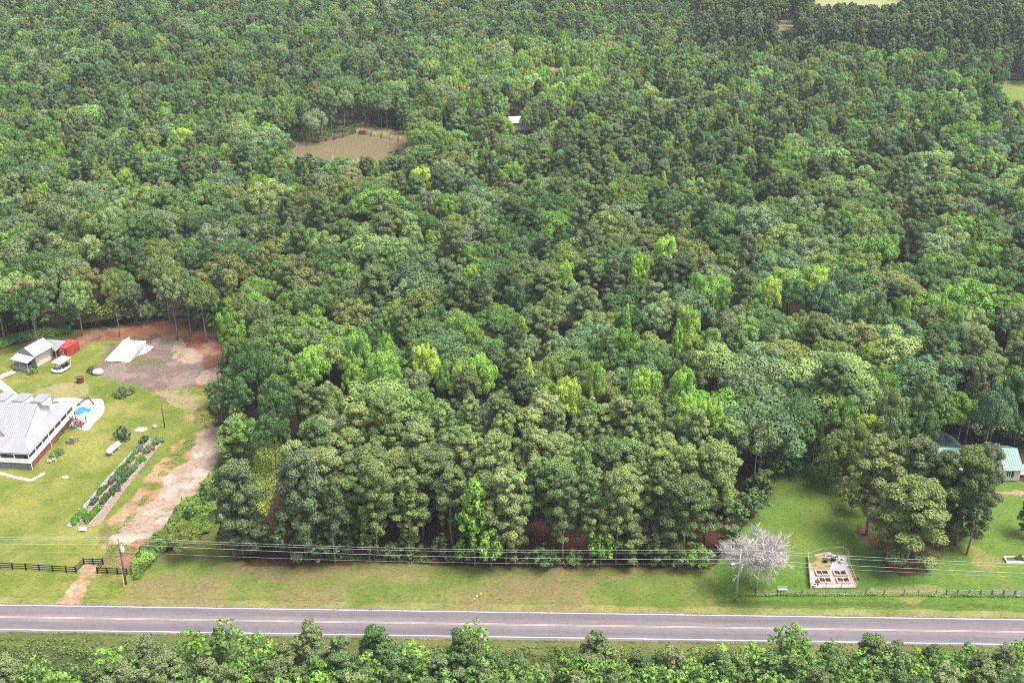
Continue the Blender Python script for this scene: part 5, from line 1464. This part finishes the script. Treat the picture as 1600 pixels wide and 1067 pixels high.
# ------------------------------------------------------------------ undergrowth, snags and the bleached tree
def bare_tree(px, py, h, spread, r, mat, label, sd, name='bare_tree', levels=4, kids=(6, 5, 5, 4)):
    p = at(px, py)
    o = thing(name, label, 'tree', (p[0], p[1], float(gz(p[0], p[1]))))
    b = MB(); b.tube([(0, 0, -.2), (.05, .02, h * .2), (0, .05, h * .6)], [r, r * .8, r * .6], 8); b.build('trunk', mat, o, True)
    link('crown', snag_mesh(sd, h, r, spread, mat, 'bare_branches', levels, kids, .25, .34, .034), o)
    return o
bare_tree(1181, 921, 13.4, 6.5, .2, M['bleached'], 'bleached leafless tree with a dense crown of white twigs by the mown lawn', 5, levels=4, kids=(11, 7, 7, 6))
for i, (px, py, zt, sp, lab) in enumerate(((728, 352, 16, 4.6, 'grey leafless snag deep in the oaks before the pond'), (562, 472, 17, 3.4, 'pale dead tree behind the bright poplars, above the grey oak'), (342, 86, 15, 4.6, 'bleached dead tree far up the wooded slope beyond the pond'), (1086, 192, 15, 4.2, 'grey dead tree among the small pines far behind the wood'), (640, 536, 15, 3, 'dead forked snag between the bright green and yellow-green poplars'), (352, 345, 16, 3.4, 'thin grey snag in the oaks behind the gravel yard'))):
    p = at(px, py, zt)
    o = thing('dead_tree', lab, 'tree', (p[0], p[1], float(gz(p[0], p[1]))), 0, 'dead trees in the woods')
    b = MB(); b.tube([(0, 0, 0), (0, 0, zt * .5)], [.22, .15], 6); b.build('trunk', M['dead'], o)
    link('crown', snag_mesh(30 + i, zt + 2, .2, sp, M['dead'], 'bare_branches', 4, (4, 4, 3, 2), .9, .45, .05), o)
# saplings and shrubs along the front of the pines
SAP = [(742, 886, 738, 44, 'poplar', 2, (.09, .17, .025), 'bright climbing-vine-covered sapling at the front of the roadside pines'), (768, 890, 816, 44, 'young', 1, (.08, .15, .025), 'bright leafy sapling, taller shrub nearest the road before the pines'), (722, 880, 842, 34, 'young', 0, (.07, .14, .025), 'bright sapling just left of the tallest roadside sapling'),
       (577, 880, 828, 34, 'young', 2, (.065, .11, .025), 'mid green sapling before the pines, between two bare trunks'), (938, 884, 816, 44, 'young', 3, (.06, .13, .022), 'bright green sapling at the centre of the pine front'), (895, 884, 860, 26, 'young', 1, (.06, .11, .022), 'low leafy sapling beside the bright central sapling'),
       (1092, 889, 850, 44, 'young', 1, (.05, .10, .022), 'bushy green sapling at the end of the pine front by the bleached tree'), (1060, 887, 852, 40, 'young', 0, (.045, .08, .025), 'dark bushy sapling next to the end of the pine front'), (852, 887, 850, 40, 'young', 3, (.04, .075, .025), 'dark bushy sapling in front of a bare pine trunk'),
       (500, 874, 815, 54, 'young', 3, (.04, .065, .028), 'broad dark sapling under the first tall pines'), (400, 862, 800, 60, 'ypine', 1, (.055, .075, .03), 'bushy low pine at the corner above the vine bank'), (365, 870, 790, 46, 'ypine', 0, (.06, .075, .03), 'bushy low pine beside the vine bank'), (455, 868, 790, 56, 'young', 1, (.045, .072, .032), 'grey-green bushy sapling under the corner pines'),
       (640, 872, 830, 40, 'ypine', 0, (.06, .08, .03), 'low pine in the shade behind the trunk row'), (800, 876, 820, 46, 'ypine', 1, (.065, .085, .032), 'low pine beside the bright vine-covered sapling'), (985, 878, 815, 56, 'ypine', 1, (.06, .085, .03), 'low spreading pine right of the central sapling'), (1025, 884, 832, 44, 'ypine', 0, (.06, .085, .03), 'low pine second from the end of the pine front'),
       (690, 872, 835, 34, 'young', 2, (.04, .075, .025), 'dark sapling beside the bare pine trunk'), (1130, 800, 752, 44, 'ypine', 1, (.05, .075, .028), 'low pine at the inner corner of the mown lawn'), (1235, 742, 700, 40, 'young', 3, (.025, .055, .02), 'dark round sapling at the far end of the mown lawn'), (372, 722, 655, 62, 'ypine', 1, (.075, .115, .03), 'feathery light green young tree beside the gravel track'),
       (545, 872, 835, 30, 'young', 0, (.045, .07, .03), 'small dull sapling at the foot of a pale trunk'), (610, 874, 845, 30, 'young', 1, (.05, .08, .028), 'small bushy sapling right of the mid green one')]
SAP += [(1140, 862, 822, 46, 'ypine', 0, (.055, .078, .03), 'low pine on the reddish ground beside the bleached tree'), (1150, 828, 786, 44, 'young', 2, (.045, .08, .026), 'leafy sapling at the pine corner facing the mown lawn'), (1168, 806, 760, 44, 'young', 3, (.04, .072, .026), 'dark leafy sapling deeper along the pine edge of the mown lawn'), (1185, 782, 735, 44, 'ypine', 1, (.05, .075, .028), 'bushy low pine along the lawn edge behind the bleached tree')]
for k, (px, py, w_, h_, t_) in enumerate(((226, 884, 26, 1.7, (.055, .095, .024)), (246, 858, 30, 2.2, (.045, .08, .022)), (276, 838, 34, 2.6, (.06, .10, .025)), (300, 806, 36, 3.0, (.035, .065, .02)), (322, 785, 38, 3.2, (.03, .06, .02)), (336, 812, 30, 2.2, (.07, .115, .026)), (300, 842, 28, 1.8, (.075, .12, .026)), (350, 762, 34, 2.6, (.05, .085, .024)))):
    bush(px, py, w_, h_, t_, f'{["mid green", "dark green", "leafy green", "deep green", "dark tall", "light green", "bright low", "dull green"][k]} bush in the vine bank, {nth(k + 1)} from the utility pole', k % 3, 'bush', 'bushes of the vine bank')
EDGE = [(12, 522, 468, 50), (45, 517, 462, 46), (78, 514, 470, 44), (112, 512, 455, 50), (150, 509, 470, 40), (180, 506, 462, 44), (215, 508, 470, 40), (248, 500, 462, 36), (300, 503, 462, 40), (325, 510, 470, 42), (348, 530, 480, 44),
        (1205, 745, 690, 44), (1262, 735, 692, 44), (1292, 752, 700, 48), (1318, 775, 712, 50), (1330, 800, 745, 40), (1436, 688, 640, 44), (1528, 690, 640, 40), (1545, 694, 636, 50), (1585, 694, 640, 46), (360, 600, 545, 50), (352, 640, 590, 44), (378, 700, 640, 44)]
for k, (bx, by, ty, wpx) in enumerate(EDGE):
    w_, t_ = pick(OAK_T, RNG)
    where = 'the gravel yard' if bx < 345 and by < 540 else 'the track' if bx < 400 else 'the mown lawn' if bx < 1400 else 'the teal-roofed house'
    no = [e for e in EDGE if (e[0] < 345 and e[1] < 540) == (where == 'the gravel yard') and (e[0] < 400) == (bx < 400) and (e[0] < 1400) == (bx < 1400)]
    SAP.append((bx, by, ty, wpx, 'young', k % 4, tuple(t_ * .8), f'{w_} leafy sapling at the wood edge behind {where}, {nth(sorted(no).index((bx, by, ty, wpx)) + 1)} from the left'))
for bx, by, ty, wpx, kind, var, tint, lab in SAP:
    p = at(bx, by); h = up_h(p[0], p[1], ty)
    pair = LIB[kind][var]; hh = {'poplar': 19.6, 'young': 8.3, 'ypine': 9.2}[kind]; rr = {'poplar': 3.2, 'young': 2.6, 'ypine': 2.5}[kind]
    w = wpx * math.hypot(p[1], H) / FPX / 2
    plant(pair, p[0], p[1], w / rr, tint, 'sapling', 'sapling', lab, 'saplings at the wood edge', sz=h / hh)

def leaf_mass(name, label, poly_px, n, hfun, tint, size, seed, ragged=0.0, clump=2.6):
    """vines and weeds that nobody could count, over a lumpy bank"""
    rg = np.random.default_rng(seed); P = gp(poly_px)
    xs_, ys_ = [q[0] for q in P], [q[1] for q in P]
    x = rg.uniform(min(xs_), max(xs_), n * 3); y = rg.uniform(min(ys_), max(ys_), n * 3)
    k = inside(P, x, y); x, y = x[k][:n], y[k][:n]
    if ragged:
        k = fbm(x + 70, y, clump, 3) > ragged; x, y = x[k], y[k]
    d = np.min([np.hypot(x - u, (y - v) * .6) for u, v in P], axis=0)
    edge = np.clip(d / 1.5, .15, 1)
    h = hfun * edge * (.25 + 1.1 * fbm(x, y, 2.6, 3) ** 1.5 * 1.5)
    h = h * (.55 + .9 * fbm(x + 11, y + 5, 1.0, 2))
    z = h * rg.uniform(.35, 1.0, len(x)) ** .6
    e = .3
    gx_ = (fbm(x + e, y, 2.6, 3) - fbm(x - e, y, 2.6, 3)) / (2 * e) * hfun; gy_ = (fbm(x, y + e, 2.6, 3) - fbm(x, y - e, 2.6, 3)) / (2 * e) * hfun
    nrm = np.stack([-gx_ * 2, -gy_ * 2, np.ones_like(x)], -1) + rg.normal(size=(len(x), 3)) * .7
    lv = np.clip(fbm(x + 50, y, 3.5, 3) * 1.5 - .25 + rg.normal(size=len(x)) * .15, 0, 1)
    o = link(name, diamonds(np.stack([x, y, z], -1), nrm, size, .75, rg, lv, name, M['leaf']))
    o['tint'] = [t * LEAF_GAIN for t in tint]
    return tag(o, label, 'undergrowth', kind='stuff')
leaf_mass('vine_bank', 'bank of bright green vines between the gravel track and the pines', [(206, 908), (212, 868), (255, 828), (300, 776), (345, 738), (372, 745), (352, 790), (330, 830), (290, 852), (250, 868), (218, 905)], 60000, 1.8, (.078, .125, .026), .15, 1, .27, 3.5)
leaf_mass('weeds', 'rank yellow-green weeds behind the corner pines', [(395, 700), (440, 690), (440, 740), (420, 800), (400, 850), (360, 850), (370, 780), (372, 740)], 9000, 1.0, (.115, .15, .035), .18, 2)
leaf_mass('undergrowth', 'dark undergrowth along the foot of the roadside pines', [(470, 874), (560, 868), (700, 868), (1000, 874), (1110, 878), (1112, 889), (1000, 886), (850, 888), (640, 880), (470, 880)], 9000, 1.4, (.05, .085, .025), .15, 3, .42, 4)
leaf_mass('shore_scrub', 'low scrub along the far bank of the pond', [(352, 224), (400, 212), (470, 202), (530, 190), (556, 196), (553, 207), (530, 213), (495, 221), (470, 224), (440, 214)], 7000, 1.3, (.075, .105, .035), .3, 4)
leaf_mass('fence_weeds', 'ragged weeds along the wire and board fences', [(1150, 929), (1300, 927), (1480, 929), (1640, 931), (1640, 934), (1480, 932.5), (1300, 931), (1150, 932)], 2600, .5, (.085, .125, .034), .11, 5)
leaf_mass('wood_edge_weeds', 'green weeds at the wood edge behind the shed', [(-40, 535), (0, 528), (60, 515), (110, 510), (112, 522), (60, 530), (0, 545), (-40, 552)], 5000, 1.0, (.06, .10, .03), .2, 6)
leaf_mass('shoulder_grass', 'ragged grass at the far edge of the asphalt', [(-40, 940.5), (-40, 943), (800, 958), (1640, 967.5), (1640, 964), (800, 954.5)], 12000, .1, (.11, .12, .042), .09, 9, .42, 1.2)
leaf_mass('kerbside_grass', 'ragged grass at the near edge of the asphalt', [(-40, 984.5), (-40, 988), (800, 1002.5), (1640, 1011), (1640, 1007.5), (800, 999.2)], 12000, .1, (.085, .1, .032), .09, 10, .42, 1.2)
leaf_mass('rough_grass', 'long grass and weeds between the near verge and the young trees', [(-40, 996), (800, 1010), (1640, 1018), (1640, 1067), (-40, 1067)], 26000, .5, (.06, .092, .026), .17, 11, .42, 2.2)
leaf_mass('track_weeds', 'weeds along the edges of the gravel track and clay', [(345, 662), (318, 640), (262, 720), (205, 800), (165, 850), (176, 900), (205, 900), (222, 858), (180, 846), (262, 740), (326, 668)], 9000, .22, (.09, .115, .032), .11, 12, .5, 1.8)
leaf_mass('yard_weeds', 'weeds scattered over the gravel yard', [(150, 575), (170, 536), (290, 530), (345, 548), (355, 610), (245, 618)], 5000, .25, (.08, .10, .035), .11, 13, .6, 2.4)
for i, (px, py, lab) in enumerate(((740, 939, 'yellow marker flag nearest the road on the verge'), (744, 935, 'yellow marker flag between two others on the verge'), (750, 931, 'yellow marker flag farthest from the road on the verge'))):
    p = at(px, py); o = thing('marker_flag', lab, 'marker flag', (p[0], p[1], 0), 0, 'yellow marker flags on the verge')
    b = MB(); b.tube([(0, 0, 0), (0, 0, .7)], .02, 4); b.build('wire', M['wire'], o)
    b = MB(); b.slab([(0, 0, .45), (.35, .02, .45), (.35, .1, .72), (0, .05, .72)], .02); b.build('flag', M['yellow'], o)

# ------------------------------------------------------------------ the air
def haze():
    b = MB(); b.box((0, 200, (136 - 5) / 2), (5600, 5800, 141))
    o = b.build('haze', [])
    m = bpy.data.materials.new('haze'); m.use_nodes = True; nt = m.node_tree
    for n in list(nt.nodes): nt.nodes.remove(n)
    out = nt.nodes.new('ShaderNodeOutputMaterial'); v = nt.nodes.new('ShaderNodeVolumePrincipled')
    v.inputs['Color'].default_value = (.82, .9, 1.0, 1); v.inputs['Density'].default_value = HAZE
    v.inputs['Anisotropy'].default_value = .2
    nt.links.new(v.outputs[0], out.inputs['Volume'])
    o.data.materials.append(m)
    return tag(o, 'thin summer haze over the woods', 'haze', kind='stuff')
HAZE = .0001
haze()
